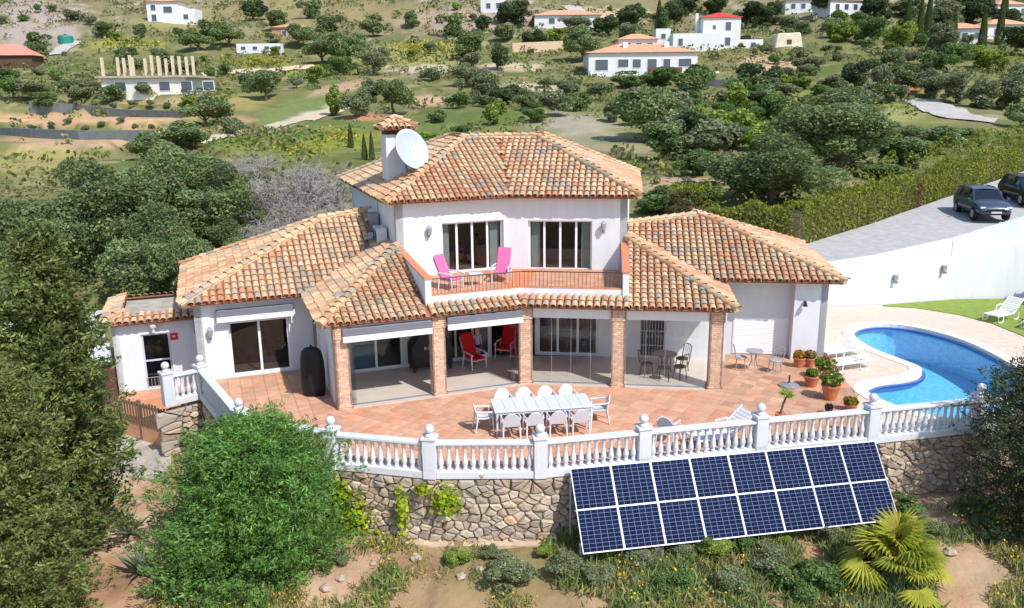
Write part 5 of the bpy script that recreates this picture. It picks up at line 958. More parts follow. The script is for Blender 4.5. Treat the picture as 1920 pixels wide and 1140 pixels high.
FAR = '''475 38 60 52 dark;580 34 48 38 oak;195 72 44 36 oak;265 72 30 28 oak;325 134 46 42 oak;232 118 40 30 oak;352 136 44 36 olive;372 96 66 46 oak;430 88 66 50 oak;400 70 50 36 oak;72 112 40 36 oak;78 90 46 32 oak;28 196 58 46 green;62 184 76 40 olive;128 172 50 30 olive;176 176 50 30 olive;386 238 96 66 oak;436 252 50 48 olive;500 190 78 68 oak;556 164 30 30 olive;596 158 46 42 lime;604 118 84 56 oak;655 124 96 74 oak;640 142 60 50 green;702 142 60 60 olive;716 116 32 40 olive;628 218 46 64 lime;668 222 70 62 olive;736 214 84 78 oak;694 192 60 46 olive;770 52 40 32 oak;842 68 52 48 oak;882 112 78 62 oak;884 128 50 36 olive;932 134 52 66 dark;812 152 40 36 olive;876 164 70 52 olive;902 194 70 74 olive;938 198 60 50 dark;922 234 46 42 lime;938 212 32 30 lime;964 192 50 42 dark;988 208 60 46 olive;906 62 40 40 dark;962 48 72 52 dark;948 78 50 46 olive;1002 90 60 46 dark;1046 78 46 30 lime;1092 116 72 74 oak;1082 60 70 36 olive;1140 66 60 50 dark;1192 54 84 60 dark;1238 76 36 76 dark;1172 80 60 40 olive;1170 166 84 34 green;1232 160 84 38 green;1292 172 64 32 lime;1216 264 156 120 oak;1246 300 118 86 oak;1342 282 74 62 lime;1300 214 42 34 green;1402 194 84 54 green;1330 264 60 50 olive;1392 154 34 38 dark;1452 168 60 34 lime;1498 170 66 34 lime;1602 166 64 58 dark;1652 180 40 72 olive;1690 192 32 40 olive;1560 58 52 34 olive;1632 82 64 58 green;1692 104 72 66 lime;1582 80 54 40 lime;1640 34 64 50 dark;1704 34 90 44 olive;1772 56 84 62 olive;1822 46 90 60 dark;1884 62 70 50 dark;1762 98 72 62 olive;1764 136 84 62 green;1842 134 80 52 lime;1902 104 80 62 dark;1742 184 74 60 olive;1792 194 84 64 olive;1842 204 92 64 olive;1892 206 84 70 olive;1912 240 66 50 oak;1722 160 60 46 dark;1320 66 64 44 dark;1412 52 84 50 dark;1456 36 60 44 dark;1262 46 60 50 dark;1540 30 60 40 dark;1350 26 70 46 dark;1290 22 60 40 dark;1480 58 44 34 olive;1672 140 70 54 olive;1520 140 60 38 olive;1560 176 70 40 olive;1120 190 70 40 olive;1060 180 60 40 olive;1150 230 60 50 olive;1020 200 50 36 green;1430 230 90 60 green;1480 236 70 46 lime;1360 228 60 46 green;1300 330 90 60 green;1240 402 120 60 green;1330 388 90 60 green;1300 372 70 46 olive;560 90 70 50 oak;520 60 60 44 oak;620 60 50 34 oak;700 70 50 40 olive;140 40 40 30 olive;250 130 46 32 olive;300 112 40 30 olive;20 160 60 40 green;90 205 60 40 green;150 195 60 36 olive;215 190 50 34 oak;330 285 120 62 oak;290 300 90 60 oak;1000 232 60 40 green;860 205 50 36 green;820 232 46 30 green;760 262 60 34 green;860 262 60 34 green;800 278 70 34 lime'''
for r_ in FAR.split(';'):
    a = r_.split(); px, py, wp, hp = map(float, a[:4]); p = hit(px, py); s = p.y / F; nm, ad = KN[a[4]]; tree(p, wp * s, hp * s, a[4], nm, ad + ' ' + region(px, py), ad + 's ' + region(px, py), 1 if wp > 58 else 0)
for px, py, hp in ((1722, 82, 84), (1738, 70, 80), (1840, 92, 74), (1872, 84, 88), (1880, 60, 70), (1786, 84, 60), (1235, 60, 56), (1700, 60, 62)):
    p = hit(px, py); s = p.y / F; tree(p, 16 * s, hp * s, 'cypress', 'cypress', 'tall narrow dark cypress ' + region(px, py), 'cypresses ' + region(px, py), 1)
for px, py, hp in ((658, 278, 44), (684, 300, 46), (698, 302, 52)):
    p = hit(px, py); s = p.y / F; tree(p, 12 * s, hp * s, 'cypress', 'young_cypress', 'slim young cypress in the grass between the bare trees and the chimney', 'young cypresses behind the chimney', 0, trunk=False)
for i in range(9):
    for row, (py, wd) in enumerate(((247, 17), (205, 18))):
        px = 60 + i * 33 + vr.uniform(-5, 5) + row * 22; p = hit(px, py - (3 if i < 3 else 0)); s = p.y / F; tree(p, wd * s, wd * .9 * s, 'olive', 'young_bush', ('round young bush in the row on the sandy terrace between the netted banks', 'round young bush planted on the terrace in front of the unfinished house')[row], ('bushes on the lower terrace', 'bushes on the upper terrace')[row], 0, 'bush', False)
sr = np.random.default_rng(44); cnt = 0
while cnt < 190:
    px, py = sr.uniform(-20, 1940), 20 + 330 * sr.random() ** 1.3
    if (px > 440 and px < 660 and 170 < py < 245) or (px < 350 and 185 < py < 265) or (py > 240 and 640 < px < 1215) or (px > 1180 and py > 300) or (py > 265 and px < 640) or (px > 1340 and py > 235) or (px > 1700 and 175 < py < 235): continue
    if cnt > 110: px, py = (sr.uniform(1430, 1930), sr.uniform(40, 232)) if sr.random() < .6 else (sr.uniform(1000, 1440), sr.uniform(150, 300))
    if px > 1700 and 175 < py < 235 or (px > 1080 and px < 1330 and 60 < py < 150) or (px < 1215 and py > 240): continue
    p = hit(px, py)
    if cnt <= 110 and float(fbm(np.array([p.x / 14]), np.array([p.y / 14]), 71)[0]) < .44: continue
    pal_ = ('olive', 'green', 'olive', 'lime', 'oak', 'dark')[int(sr.integers(0, 6))]; wd = sr.uniform(1.6, 3.6) if cnt < 110 else sr.uniform(2.5, 5.5); cnt += 1; ad = {'olive': 'grey green', 'green': 'fresh green', 'lime': 'yellow green', 'oak': 'dark green', 'dark': 'blackish green'}[pal_]
    tree(p, wd, wd * sr.uniform(.6, 1.0), pal_, 'shrub', ad + ' rounded shrub ' + region(px, py), ad + ' shrubs ' + region(px, py), 0, 'shrub', False)
# big oaks near the house
def near_tree(px, py, yy, wp, hp, pal, label, group=None, name='oak_tree', big=2):
    """px, py: middle of the crown; yy: distance"""
    c = D(px, py, yy); s = yy / F; g = tz(c.x, c.y); top = c.z + hp * s / 2; return tree(Vector((c.x, c.y, g)), wp * s, top - g, pal, name, label, group, big)
for a, lb in (((330, 318, 46, 210, 150), 'evergreen oak at the back of the left wood, below the netted terraces'), ((230, 372, 42, 240, 170), 'broad evergreen oak in the middle of the left wood'), ((118, 420, 39, 250, 180), 'broad evergreen oak rising behind the tall conifer'), ((392, 372, 43, 200, 150), 'evergreen oak beside the leafless grey trees'), ((268, 452, 37, 230, 170), 'evergreen oak overhanging the flat roofed annex'), ((40, 440, 36, 220, 170), 'evergreen oak beyond the pergola, behind both conifers'), ((440, 440, 41, 110, 90), 'smallest evergreen oak peeping over the left wing roof'), ((350, 462, 36.5, 150, 110), 'evergreen oak between annex and left wing roof')):
    near_tree(*a, 'oak', lb, 'oaks behind the left wing')
near_tree(1448, 348, 47, 220, 215, 'oak', 'large evergreen oak behind the hedge, nearer the right wing roof'); near_tree(1580, 268, 55, 260, 215, 'oak', 'largest evergreen oak with forked trunk behind the hedge')
for a in ((1690, 292, 58, 150, 90), (1740, 262, 64, 120, 80), (1640, 340, 54, 130, 80), (1500, 400, 47, 120, 60), (1800, 262, 70, 110, 60)): near_tree(*a, 'oak', 'lower evergreen oak between the largest oak and the pale road', 'oaks along the hedge', big=1)
tree(Vector((26.6, 34.6, .03)), 4.6, 6.2, 'olive', 'olive_tree', 'olive tree on the lawn end whose shade falls on the white wall', None, 1)
# bare grey trees
def bare_tree(seed, hgt):
    rg = random.Random(seed); m = MB(); tw = []
    def grow(p, d, L_, r_, lv):
        q = p + d * L_; mid = p + d * L_ * .5 + Vector((rg.uniform(-1, 1), rg.uniform(-1, 1), rg.uniform(-.5, .5))) * L_ * .1; m.tube([p, mid, q], [r_, r_ * .85, r_ * .65], 5 if lv < 2 else 3)
        if lv >= 4:
            for i in range(10): e = (d + Vector((rg.gauss(0, .7), rg.gauss(0, .7), rg.gauss(.1, .6)))).normalized(); tw.append((q - d * L_ * rg.random() * .8, e, L_ * rg.uniform(.5, 1.1)))
            return
        for i in range(3 if lv else 4):
            e = (d + Vector((rg.gauss(0, .55), rg.gauss(0, .55), rg.gauss(.08, .35)))).normalized(); grow(p + d * L_ * rg.uniform(.6, 1), e, L_ * rg.uniform(.62, .82), r_ * .6, lv + 1)
    grow(Vector((0, 0, -.3)), Vector((rg.uniform(-.2, .2), rg.uniform(-.2, .2), 1)).normalized(), hgt * .30, hgt * .028, 0)
    P = np.array([t[0] for t in tw]); A = np.array([t[1] for t in tw]); L_ = np.array([t[2] for t in tw]); rng = np.random.default_rng(seed)
    k = rng.integers(0, len(P), 2600); Q_ = P[k] + A[k] * (L_[k] * .3)[:, None] + rng.normal(0, .05, (2600, 3)); V, F_, C = leafset(Q_, rng.normal(0, 1, (2600, 3)), L_[k] * 1.0, np.full(2600, .0032), np.ones((2600, 3)), rng, .9, A[k]); return m.mesh('branches', GREYBARK), np_mesh('twigs', V, F_, None, GREYBARK)
BT = [bare_tree(s, 1.) for s in (3, 8, 14)]
for i, (px, py, yy, hp) in enumerate(((565, 330, 44, 210), (470, 350, 46, 200), (620, 360, 42, 190), (520, 410, 40, 160), (640, 300, 48, 150), (425, 320, 52, 150), (590, 400, 39, 150), (500, 300, 54, 150))):
    c = D(px, py, yy); s = yy / F; g = tz(c.x, c.y); h = c.z + hp * s * .5 - g; t = empty('bare_tree', (c.x, c.y, g), i * 1.9, 'leafless grey tree between the oak wood and the upper storey', 'tree', 'bare grey trees behind the left wing')
    for nm, me in zip(('branches', 'twigs'), BT[i % 3]): o = bpy.data.objects.new(nm, me); COL.objects.link(o); o.parent = t; o.scale = (h * 1.45, h * 1.45, h * 1.14)
# hedge along the drive
rng = np.random.default_rng(4); hp_ = [(8.6, 44.8), (11, 43.2), (14.4, 42.1), (20.0, 46.9), (26.4, 53.0), (37.4, 63.0), (52, 76)]
seg = [math.dist(hp_[i], hp_[i + 1]) for i in range(len(hp_) - 1)]; N = 34000; k = rng.choice(len(seg), N, p=np.array(seg) / sum(seg)); a = np.array(hp_)[k]; b = np.array(hp_)[k + 1]; t = rng.uniform(0, 1, (N, 1)); base = a + (b - a) * t; u = unit(b - a); nn = np.stack([-u[:, 1], u[:, 0]], 1)
top = rng.random(N) < .36; wob = fbm(base[:, 0] / 1.6, base[:, 1] / 1.6, 31); hh = 1.5 + 1.15 * wob; side = np.where(top, rng.uniform(-.55, .55, N), np.where(rng.random(N) < .7, -.58, .58) * rng.uniform(.85, 1.1, N)); zz = np.where(top, hh + rng.uniform(-.12, .1, N), hh * rng.uniform(0, 1, N) ** .8)
xy = base + nn * (side + (wob - .5) * .35)[:, None]; gz_ = np.where(inpoly(xy[:, 0], xy[:, 1], offset_poly(DRIVE, 1.2)), drive_z(xy[:, 0], xy[:, 1]) - .2, TZ(xy[:, 0], xy[:, 1])); P = np.stack([xy[:, 0], xy[:, 1], gz_ + zz], 1); nrm = np.where(top[:, None], np.array([[0, 0, 1.]]), np.concatenate([nn * np.sign(side)[:, None], np.zeros((N, 1))], 1))
C = cols([(126, 134, 44), (140, 146, 50), (108, 120, 42)], N, rng); br_ = fbm(base[:, 0] / 2.2, base[:, 1] / 2.2, 37); C = np.where((br_ > .62)[:, None] & (~top[:, None]), cols([(124, 104, 66), (104, 92, 52)], N, rng), C); L_ = .17 * rng.uniform(.6, 1.3, N)
hd = empty('hedge', (20, 47, 2), 0, 'long clipped yellow green hedge along the driveway', 'hedge'); o = mesh_obj('foliage', np_mesh('foliage', *leafset(P, nrm, L_, L_ * .5, C, rng, .7), LEAF), None, hd, True)
m = MB(); ribbon(hp_[:-1], -.45, .45, lambda x, y: min(tz(x, y), drive_z(x, y)) - .5, lambda x, y: drive_z(x, y) + 1.55, m); m.build('inner_branches', M('hedge_twigs', (84, 76, 46), .95, .4, 5, .05, 6), hd, True)
# foreground conifers: sprays on the ends of branchlets
def spray_plant(name, label, base, top, rad_f, ntip, nleaf, pal, L_, W_, tipL, rng, cat='tree', droop=.25, trunk=True, zlo=0., nlimb=80, rise=.22):
    """rad_f(t): radius at relative height t; tips scattered through the outer shell, each carrying a brush of leaves"""
    H_ = top.z - base.z; lt_ = rng.uniform(zlo, 1, nlimb) ** .85; la = np.arange(nlimb) * 2.4 + rng.uniform(0, .8, nlimb); lr = rng.uniform(.72, 1.12, nlimb); i_ = rng.integers(0, nlimb, ntip); f = rng.uniform(.12, 1, ntip) ** .55; t = lt_[i_]; a = la[i_]
    r_ = rad_f(t) * lr[i_] * f; out = np.stack([np.cos(a), np.sin(a), 0 * a], 1); ax_ = np.array([base.x, base.y, base.z]) + np.array([top.x - base.x, top.y - base.y, H_]) * t[:, None]; sc = .10 + .16 * rad_f(t)
    tip = ax_ + out * r_[:, None] + rng.normal(0, 1, (ntip, 3)) * sc[:, None] * np.array([1, 1, .7]) + np.array([0, 0, 1.]) * (rise * r_ * f)[:, None]; d = unit(out + np.stack([0 * a, 0 * a, rng.uniform(-droop, .9, ntip)], 1) + rng.normal(0, .25, (ntip, 3)))
    k = np.repeat(np.arange(ntip), nleaf); n = len(k); f = rng.uniform(0, 1, n); P = tip[k] - d[k] * (tipL * (1 - f))[:, None] + rng.normal(0, 1, (n, 3)) * (tipL * .28 * (1.1 - f))[:, None]; al = unit(d[k] + rng.normal(0, .45, (n, 3)))
    tint = rng.uniform(.68, 1.3, ntip) * rng.uniform(.78, 1.2, nlimb)[i_]; C = cols(pal, n, rng, .2, .05) * tint[k][:, None]; sz = rng.uniform(.6, 1.3, n); tr = empty(name, base, 0, label, cat)
    mesh_obj('crown', np_mesh('crown', *leafset(P, d[k], L_ * sz, W_ * sz, C, rng, .9, al), LEAF), None, tr, True)
    if trunk:
        m = MB(); m.tube([base - Vector((0, 0, .4)), base.lerp(top, .5), base.lerp(top, .93)], [H_ * .022, H_ * .014, .02], 8)
        for i in range(26): tt = rng.uniform(.08, .85); aa = rng.uniform(0, 6.28); q = base.lerp(top, tt); R_ = float(rad_f(np.array([tt]))[0]) * .75; m.tube([q, q + Vector((math.cos(aa) * R_ * .5, math.sin(aa) * R_ * .5, .1)), q + Vector((math.cos(aa) * R_, math.sin(aa) * R_, .35))], [.05, .035, .012], 5)
        m.build('trunk', BARK, tr, True)
    return tr
CON = [(118, 130, 70), (104, 120, 64), (134, 140, 80), (92, 110, 58), (84, 104, 56)]
g = D(82, 900, 19.5); b0 = Vector((g.x, g.y, tz(g.x, g.y))); tp = D(66, 432, 19.5); spray_plant('conifer', 'tall olive green conifer with feathery sprays standing before the pergola', b0, tp, lambda t: 2.05 * (1 - t) ** .55 + .06, 3000, 36, CON, .14, .052, .42, np.random.default_rng(2), nlimb=95)
g = D(15, 1000, 16.5); b0 = Vector((g.x, g.y, tz(g.x, g.y))); tp = D(5, 690, 16.5); spray_plant('conifer', 'shorter dense conifer in front of the tall feathery one', b0, tp, lambda t: 1.55 * (1 - t) ** .5 + .05, 2000, 36, [(118, 130, 70), (106, 120, 64), (130, 138, 78)], .11, .04, .36, np.random.default_rng(3))
# bright bush and dark bush in front of the terrace
BU = [(98, 142, 60), (112, 154, 70), (86, 128, 54), (126, 160, 84), (104, 136, 76)]
g = D(465, 1010, 19.2); b0 = Vector((g.x, g.y, min(tz(g.x, g.y), -2.4))); tp = D(475, 806, 19.4); spray_plant('feathery_bush', 'big rounded bright green feathery bush below the terrace corner', b0, tp, lambda t: 2.28 * np.sqrt(np.clip(1 - (1.15 * t - .32) ** 2 / .8, .02, 1)), 3600, 38, BU, .12, .034, .5, np.random.default_rng(6), 'bush', -.1, nlimb=240, rise=.08)
g = D(1925, 900, 21); b0 = Vector((g.x, g.y, tz(g.x, g.y))); tp = D(1925, 690, 21); spray_plant('dark_bush', 'dark green bush over the wall end beside the pool', b0, tp, lambda t: 1.45 * np.sqrt(np.clip(1 - (1.1 * t - .4) ** 2 / .6, .02, 1)), 1100, 34, [(66, 82, 52), (82, 98, 64), (58, 72, 46), (104, 112, 84)], .1, .028, .42, np.random.default_rng(7), 'bush', -.1)
g = D(1960, 1010, 19.5); b0 = Vector((g.x, g.y, tz(g.x, g.y))); tp = D(1950, 820, 19.5); spray_plant('dark_bush', 'dark green bush at the foot of the wall end, under the one beside the pool', b0, tp, lambda t: 1.0 * np.sqrt(np.clip(1 - (1.1 * t - .4) ** 2 / .6, .02, 1)), 500, 30, [(66, 82, 52), (82, 98, 64), (58, 72, 46)], .1, .028, .42, np.random.default_rng(8), 'bush', -.1)
# climbing plants on the wall
VI = [(150, 168, 36), (136, 158, 30), (168, 182, 56), (116, 140, 30)]
def sloc(px):
    best = min(np.arange(0, cum[-1], .05), key=lambda s: abs(to_px(*[np.array(v) for v in on_wall(s, -1., .1)])[0] - px)); return float(best)
for px, z, rs, rz_, n, lab in ((660, -1.45, .62, .62, 520, 'large yellow green climber at the foot of the stone wall beside the feathery bush'), (645, -.75, .3, .42, 160, 'small yellow green climber high on the wall beside the feathery bush'), (757, -1.05, .16, .62, 150, 'thin yellow green climber trailing up the stone wall'), (838, -.62, .34, .38, 260, 'yellow green climber hanging under the balustrade'), (797, -.32, .16, .12, 60, 'tiny yellow green tuft under the wall coping')):
    rng = np.random.default_rng(int(px)); s0_ = sloc(px); ss = s0_ + np.clip(rng.normal(0, .5, n), -1.3, 1.3) * rs; zz = z + np.clip(rng.normal(0, .5, n), -1.3, 1.3) * rz_; zz = np.minimum(zz, -.13); P = np.array([on_wall(a, b, .2 + rng.uniform(0, .28) * math.exp(-((a - s0_) / rs) ** 2)) for a, b in zip(ss, zz)]); c = on_wall(s0_, z, .2)
    t = empty('wall_climber', (c[0], c[1], z - rz_), 0, lab, 'climber'); L_ = .14 * rng.uniform(.6, 1.3, n); mesh_obj('leaves', np_mesh('leaves', *leafset(P, np.tile([0, -1, .5], (n, 1)), L_, L_ * .85, cols(VI, n, rng), rng, .6), LEAF), None, t, True)
    m = MB()
    for i in range(5): m.tube([on_wall(s0_, z - rz_ * 1.2, .16), on_wall(s0_ + rng.uniform(-rs, rs) * .4, z, .2), on_wall(s0_ + rng.uniform(-rs, rs) * .8, min(z + rz_ * .8, -.2), .2)], [.012, .01, .006], 5)
    m.build('stem', BARK, t, True)
# fan palm
g = hit(1675, 1105); pb = Vector((g.x, g.y, g.z)); pt = empty('fan_palm', pb, 0, 'low yellow green fan palm on the bank below the solar panels', 'palm'); fmesh_ = []
for v in range(4):
    rg = random.Random(v); c = [lin(q) for q in ((158, 164, 46), (180, 180, 62), (134, 148, 44), (186, 176, 74))][v]; m = MB(); m.tube([(0, 0, 0), (.25, 0, .28), (.62, 0, .42)], [.016, .012, .01], 5, 0, c); tip = Vector((.62, 0, .42))
    for i in range(17):
        a = (i - 8) / 8 * 1.75; L_ = .62 * (1 - .25 * abs(a) / 1.75) * rg.uniform(.88, 1.08); d = Vector((math.cos(a), math.sin(a), .10 - .25 * abs(a) / 1.75)); s = Vector((-math.sin(a), math.cos(a), 0)); e = tip + d * L_ + Vector((0, 0, -.12)); md = tip + d * L_ * .55; m.add([tip, md + s * .035 + Vector((0, 0, -.012)), e, md - s * .035 + Vector((0, 0, -.012)), md + Vector((0, 0, .012))], [(0, 1, 4), (1, 2, 4), (2, 3, 4), (3, 0, 4)], 0, c)
    fmesh_.append(m.mesh('frond', LEAF))
m = MB(); m.lathe([(.2, -.3), (.24, .1), (.2, .45), (.08, .62)], 10); m.build('stump', BARK, pt)
for i in range(46):
    o = bpy.data.objects.new('frond', fmesh_[vr.randrange(4)]); COL.objects.link(o); o.parent = pt; o.location = (0, 0, .35 + .25 * (i / 46)); o.rotation_euler = (0, R(vr.uniform(-62, 30) * (1 if i < 40 else 1)), i * 2.4 + vr.uniform(-.2, .2)); s = vr.uniform(.85, 1.25); o.scale = (s, s, s)
# spiky agave at the foot of the conifers
for px, py, lab in ((262, 1085, 'grey green spiky agave at the foot of the conifers'), (245, 1010, 'smaller grey green agave between conifer and bush'),):
    g = hit(px, py); t = empty('agave', g, 0, lab, 'agave'); m = MB(); L_ = .8; m.add([(0, -.05, 0), (0, .05, 0), (.35 * L_, .06, .22), (.35 * L_, -.06, .22), (L_, 0, .42), (.35 * L_, 0, .19)], [(0, 5, 3), (1, 2, 5), (0, 1, 5), (3, 5, 4), (5, 2, 4)], 0, lin((148, 158, 128))); am = m.mesh('leaf', LEAF)
    for i in range(30): o = bpy.data.objects.new('leaf', am); COL.objects.link(o); o.parent = t; o.rotation_euler = (0, R(vr.uniform(-55, 20)), i * 2.4); s = vr.uniform(.6, 1.1); o.scale = (s, s, s)
# potted plants
POT = M('terracotta_pot', (190, 116, 80), .85, .18, 5, .004, 30)
def potted(px, py, r_, h, pw_, ph_, lab, flowers=None, pal=((110, 136, 40), (88, 118, 36), (134, 152, 60)), z=0., n=260, potm=POT, yo=0.):
    g = G(px, py, z); t = empty('flower_pot', (g.x, g.y + r_ * .6 + yo, z), vr.uniform(0, 6), lab, 'flower pot'); m = MB(); m.lathe([(r_ * .62, 0), (r_ * .9, h * .7), (r_ * .96, h * .86), (r_ * 1.06, h * .87), (r_ * 1.06, h), (r_ * .9, h), (r_ * .85, h * .9), (.01, h * .88)], 16); m.build('pot', potm, t, smooth=False)
    rng = np.random.default_rng(int(px * 7 + py)); d = unit(rng.normal(0, 1, (n, 3)) + [0, 0, .5]); P = d * rng.uniform(.4, 1, (n, 1)) ** .5 * np.array([pw_, pw_, ph_ * .5]) + [0, 0, h + ph_ * .42]; L_ = .12 * rng.uniform(.6, 1.4, n); mesh_obj('leaves', np_mesh('leaves', *leafset(P, d, L_, L_ * .7, cols(pal, n, rng), rng), LEAF), None, t)
    if flowers:
        k = 16; d = unit(rng.normal(0, 1, (k, 3)) + [0, -.3, .9]); P = d * np.array([pw_, pw_, ph_ * .5]) * 1.05 + [0, 0, h + ph_ * .45]; mesh_obj('flowers', np_mesh('flowers', *leafset(P, d, np.full(k, .1), np.full(k, .09), cols(flowers, k, rng, .1), rng, .4), LEAF), None, t)['kind'] = 'stuff'
potted(1510, 668, .2, .36, .2, .3, 'small clay pot of green leaves against the house corner'); potted(1520, 690, .2, .36, .2, .26, 'clay pot with pink flowers beside the house corner pot', [(226, 70, 130), (236, 120, 160)]); potted(1500, 690, .22, .36, .2, .26, 'clay pot of orange leaves at the end of the pot row', None, ((200, 130, 50), (150, 140, 50)))
potted(1548, 712, .22, .36, .36, .42, 'clay pot with wide bushy foliage and few red flowers in the pot row', [(214, 70, 60)], n=420); potted(1524, 727, .26, .38, .2, .24, 'wide shallow clay pot with a low plant', None); potted(1560, 752, .29, .5, .36, .46, 'biggest clay pot with tall pink and white geraniums', [(226, 90, 130), (240, 230, 230), (214, 60, 60)], n=420)
potted(1597, 772, .2, .22, .22, .2, 'low pot of yellowish plant at the deck edge by the balustrade', None, ((150, 130, 40), (120, 120, 40))); potted(1555, 778, .12, .2, .1, .12, 'tiny dark pot behind the balustrade rail', None, ((80, 60, 80), (60, 60, 50)), n=80, potm=M('dark_pot', (60, 50, 62), .7, .1, 6))
g = G(1466, 796, 0); t = empty('potted_palm', (g.x, g.y + .2, 0), 0, 'little potted palm with leaning stem behind the balustrade', 'potted palm'); m = MB(); m.lathe([(.12, 0), (.17, .28), (.16, .28), (.01, .25)], 12); m.build('pot', POT, t); m = MB(); m.tube([(0, 0, .25), (.06, 0, .55), (.16, 0, .85)], [.035, .03, .025], 6); m.build('stem', BARK, t); rng = np.random.default_rng(1); a = rng.uniform(0, 6.28, 60); d = np.stack([np.cos(a), np.sin(a), rng.uniform(-.4, .7, 60)], 1); mesh_obj('leaves', np_mesh('leaves', *leafset(np.array([.16, 0, .88]) + d * .14, d, np.full(60, .32), np.full(60, .035), cols([(150, 170, 50), (120, 150, 40)], 60, rng), rng, .6, d), LEAF), None, t)
# weeds, dry grass and flowers on the bank
rng = np.random.default_rng(12); N = 7500; x = rng.uniform(-9, 16, N); y = rng.uniform(14.5, 21.4, N); dn_ = fbm(x / 1.6, y / 1.6, 51); right = np.clip((x - .5) / 3, 0, 1); arr_ = (x > .8) & (x < 10.5) & (y > 16.6); keep = dn_ + .2 * right + .06 * arr_ > rng.uniform(.49, .77, N); fy = np.interp(x, [p[0] for p in WP], [p[1] for p in WP]) - .25; keep &= (y < fy) & ~((x > 9.5) & (y < 19.6) & (dn_ < .6)); x, y, dn_ = x[keep], y[keep], dn_[keep]; n = len(x); k = np.repeat(np.arange(n), 20); hgt = (.14 + .5 * np.clip(dn_ - .45, 0, .4) * 2 + .22 * ((x > .8) & (x < 10.5) & (y > 16.8)))[k] * rng.uniform(.5, 1.2, len(k)); z = TZ(x, y)
P = np.stack([x[k] + rng.normal(0, .13, len(k)), y[k] + rng.normal(0, .13, len(k)), z[k] + hgt * .45], 1); up = np.tile([0, 0, 1.], (len(k), 1)) + rng.normal(0, .35, (len(k), 3)); kind_ = (fbm(x / .9, y / .9, 57) + .14 * (x > .5))[k]; C = np.where((kind_ > .52)[:, None], cols([(128, 142, 84), (146, 154, 100), (116, 132, 72)], len(k), rng), cols([(180, 164, 112), (156, 150, 92), (132, 142, 74)], len(k), rng))
V, Q_, Cc = leafset(P, np.tile([0, -1, .3], (len(k), 1)), hgt, hgt * .085 + .012, C, rng, .8, up); tag(mesh_obj('wild_grass', np_mesh('wild_grass', V, Q_, Cc, LEAF)), 'patchy wild grass and weeds on the dry bank below the wall', 'grass', kind='stuff')
fl = rng.random(n) < .30 * (fbm(x / 1.2, y / 1.2, 61) > .5) ; k = np.repeat(np.where(fl)[0], 4); P = np.stack([x[k] + rng.normal(0, .14, len(k)), y[k] + rng.normal(0, .14, len(k)), z[k] + rng.uniform(.15, .5, len(k))], 1); tag(mesh_obj('yellow_flowers', np_mesh('yellow_flowers', *leafset(P, np.tile([0, -.4, 1.], (len(k), 1)), np.full(len(k), .06), np.full(len(k), .055), cols([(232, 196, 30), (226, 180, 40)], len(k), rng), rng, .4), LEAF)), 'scattered small yellow wild flowers on the bank', 'flowers', kind='stuff')
for i, (px, py, wd, pal, lab) in enumerate(((730, 1095, 44, 'green', 'small green bush alone on the dry earth below the wall'), (588, 1045, 40, 'green', 'low green bush between feathery bush and climber'), (960, 1110, 110, 'olive', 'grey green low bush on the bank below the wall middle'), (1060, 1090, 90, 'olive', 'grey green bush on the bank below the left end of the panels'), (1020, 1050, 46, 'lime', 'small yellow green bush at the wall foot near the panels'), (1200, 1075, 80, 'olive', 'grey green bush under the lower edge of the panels, among yellow flowers'), (1330, 1060, 90, 'lime', 'yellow green bush under the middle of the panels'), (1440, 1070, 100, 'olive', 'grey green bush beside the fan palm, towards the panels'), (1500, 1110, 120, 'green', 'green bush beside the fan palm at the foot of the bank'), (1700, 985, 90, 'green', 'green bush at the right end of the solar panels'), (1740, 1010, 70, 'olive', 'olive bush between the panels and the earth slope'), (1810, 960, 60, 'green', 'little green bush on the earth slope under the wall'), (1860, 1020, 70, 'dark', 'dark low bush on the earth slope'), (640, 1060, 44, 'olive', 'olive tuft below the large climber'), (1130, 1120, 90, 'olive', 'grey green tuft low on the bank, below the flowers'), (300, 1120, 70, 'green', 'green tuft beside the agave'), (215, 820, 60, 'lime', 'light green shrub beside the picket gate'), (350, 850, 50, 'olive', 'pale shrub at the stone pillar under the balustrade'), (1150, 1060, 60, 'lime', 'yellow green tuft under the second panel'), (1270, 1050, 66, 'olive', 'grey green tuft under the third panel'), (1390, 1035, 70, 'green', 'green tuft under the fifth panel'), (1470, 1030, 60, 'lime', 'yellow green tuft under the sixth panel'), (1560, 1020, 76, 'olive', 'grey green tuft above the fan palm'), (1600, 1010, 60, 'green', 'green tuft under the last panel'), (1250, 1110, 90, 'green', 'green spreading bush between flowers low on the bank'), (1370, 1110, 84, 'olive', 'grey green spreading bush low on the bank'), (860, 1070, 60, 'lime', 'yellow green tuft below the wall footing'), (920, 1050, 50, 'olive', 'grey green tuft at the wall footing'), (1660, 1030, 60, 'olive', 'grey green tuft between palm and panel end'))):
    p = hit(px, py); s = p.y / F; tree(p, wd * s * 1.15, wd * s * .7, pal, 'low_bush', lab, None, 1, 'bush', False)
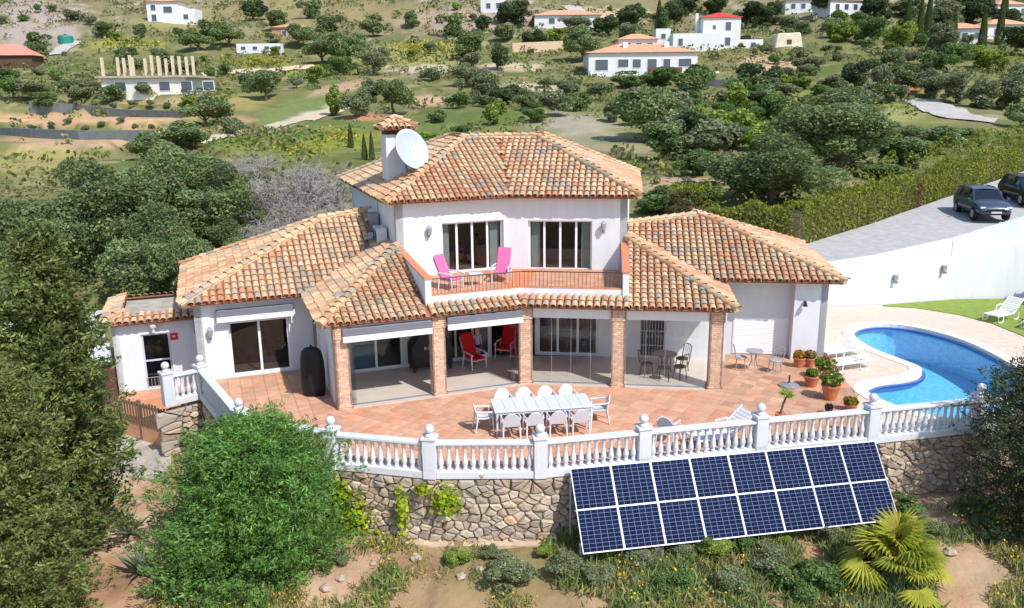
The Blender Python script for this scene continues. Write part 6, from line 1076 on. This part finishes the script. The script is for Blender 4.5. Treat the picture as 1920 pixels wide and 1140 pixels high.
for i, (px, py, r_) in enumerate(((640, 1100, .12), (612, 1108, .16), (865, 1090, .14), (700, 1065, .1), (900, 1075, .12), (780, 1052, .16), (950, 1062, .14), (1780, 1050, .16), (258, 950, .16), (245, 975, .2), (285, 985, .14))):
    p = hit(px, py); m = MB(); b = bmesh.new(); bmesh.ops.create_icosphere(b, subdivisions=2, radius=r_)
    for v in b.verts: v.co *= vr.uniform(.75, 1.15); v.co.z *= .65
    me = bpy.data.meshes.new('boulder'); b.to_mesh(me); b.free(); a = me.color_attributes.new('Col', 'FLOAT_COLOR', 'POINT'); a.data.foreach_set('color', list(lin((178, 160, 142)) + (1,)) * len(me.vertices)); o = mesh_obj('boulder', me, STONE); o.location = (p.x, p.y, p.z + r_ * .3); tag(o, 'loose pale stone lying on the dry earth bank below the wall' if i < 8 else 'loose pale stone beside the agaves and the path', 'stone', 'loose stones on the bank' if i < 8 else 'loose stones by the agaves')
# scrub over the hillside
rng = np.random.default_rng(15); N = 26000; y = 44 + 330 * rng.random(N) ** 1.15; x = rng.uniform(-1, 1, N) * (26 + .72 * y); d = fbm(x / 14, y / 14, 71); keep = d > rng.uniform(.30, .62, N); keep &= ~inpoly(x, y, offset_poly(DRIVE, 2.2)) & ~((x < 20) & (x > -12) & (y < 47)); px_, py_ = to_px(x, y, TZ(x, y)); keep &= ~((((px_ - 1085) / 120) ** 2 + ((py_ - 240) / 42) ** 2 < 1) & (rng.random(N) < .75)) & ~((((px_ - 1280) / 90) ** 2 + ((py_ - 350) / 30) ** 2 < 1) & (rng.random(N) < .7)) & ~((px_ > 1715) & (px_ < 1880) & (py_ > 180) & (py_ < 232)) & ~((px_ < 260) & (py_ > 262) & (py_ < 350) & (rng.random(N) < .7)) & ~((px_ > 640) & (px_ < 960) & (py_ > 205) & (py_ < 245) & (rng.random(N) < .8)); keep &= ~((px_ > 440) & (px_ < 660) & (py_ > 175) & (py_ < 245)) & ~((px_ < 350) & (py_ > 185) & (py_ < 265) & (rng.random(N) < .8)); x, y = x[keep], y[keep]; n = len(x); k = np.repeat(np.arange(n), 13); sz = (rng.uniform(.28, 1.0, n) ** 1.6 * 1.5 * (.75 + y / 240))[k]; dd = unit(rng.normal(0, 1, (len(k), 3)) + [0, 0, .6]); P = np.stack([x[k], y[k], TZ(x, y)[k] + sz * .25], 1) + dd * (sz * .55)[:, None] * np.array([1, 1, .7])
tint = cols([(104, 116, 66), (118, 124, 78), (94, 110, 60), (102, 116, 72), (138, 134, 92), (146, 142, 84), (118, 130, 66)], n, rng)[k] * rng.uniform(.8, 1.2, (len(k), 1)); L_ = sz * .36; tag(mesh_obj('hillside_scrub', np_mesh('hillside_scrub', *leafset(P, dd, L_, L_ * .7, tint, rng), LEAF)), 'low scrub and tufts covering the hillside', 'scrub', kind='stuff')
N = 900; rng = np.random.default_rng(16); P = []; 
for cx_, cy_, rx_, ry_, m_ in ((480, 118, 60, 7, 110), (800, 92, 60, 10, 80), (640, 262, 60, 18, 80), (560, 285, 60, 18, 60), (230, 84, 60, 10, 40), (1490, 212, 60, 10, 60)):
    for i in range(m_): p = hit(cx_ + rng.normal(0, .5) * rx_, cy_ + rng.normal(0, .5) * ry_); P.append((p.x, p.y, p.z + .3))
P = np.array(P); k = np.repeat(np.arange(len(P)), 5); sz = P[k][:, 1] / 150; PP = P[k] + rng.normal(0, .35, (len(k), 3)) * sz[:, None]; tag(mesh_obj('broom_scrub', np_mesh('broom_scrub', *leafset(PP, np.tile([0, -.5, 1], (len(k), 1)), .6 * sz, .45 * sz, cols([(168, 160, 56), (150, 150, 60), (132, 140, 60)], len(k), rng), rng), LEAF)), 'yellow flowering scrub patches on the slopes', 'scrub', kind='stuff')
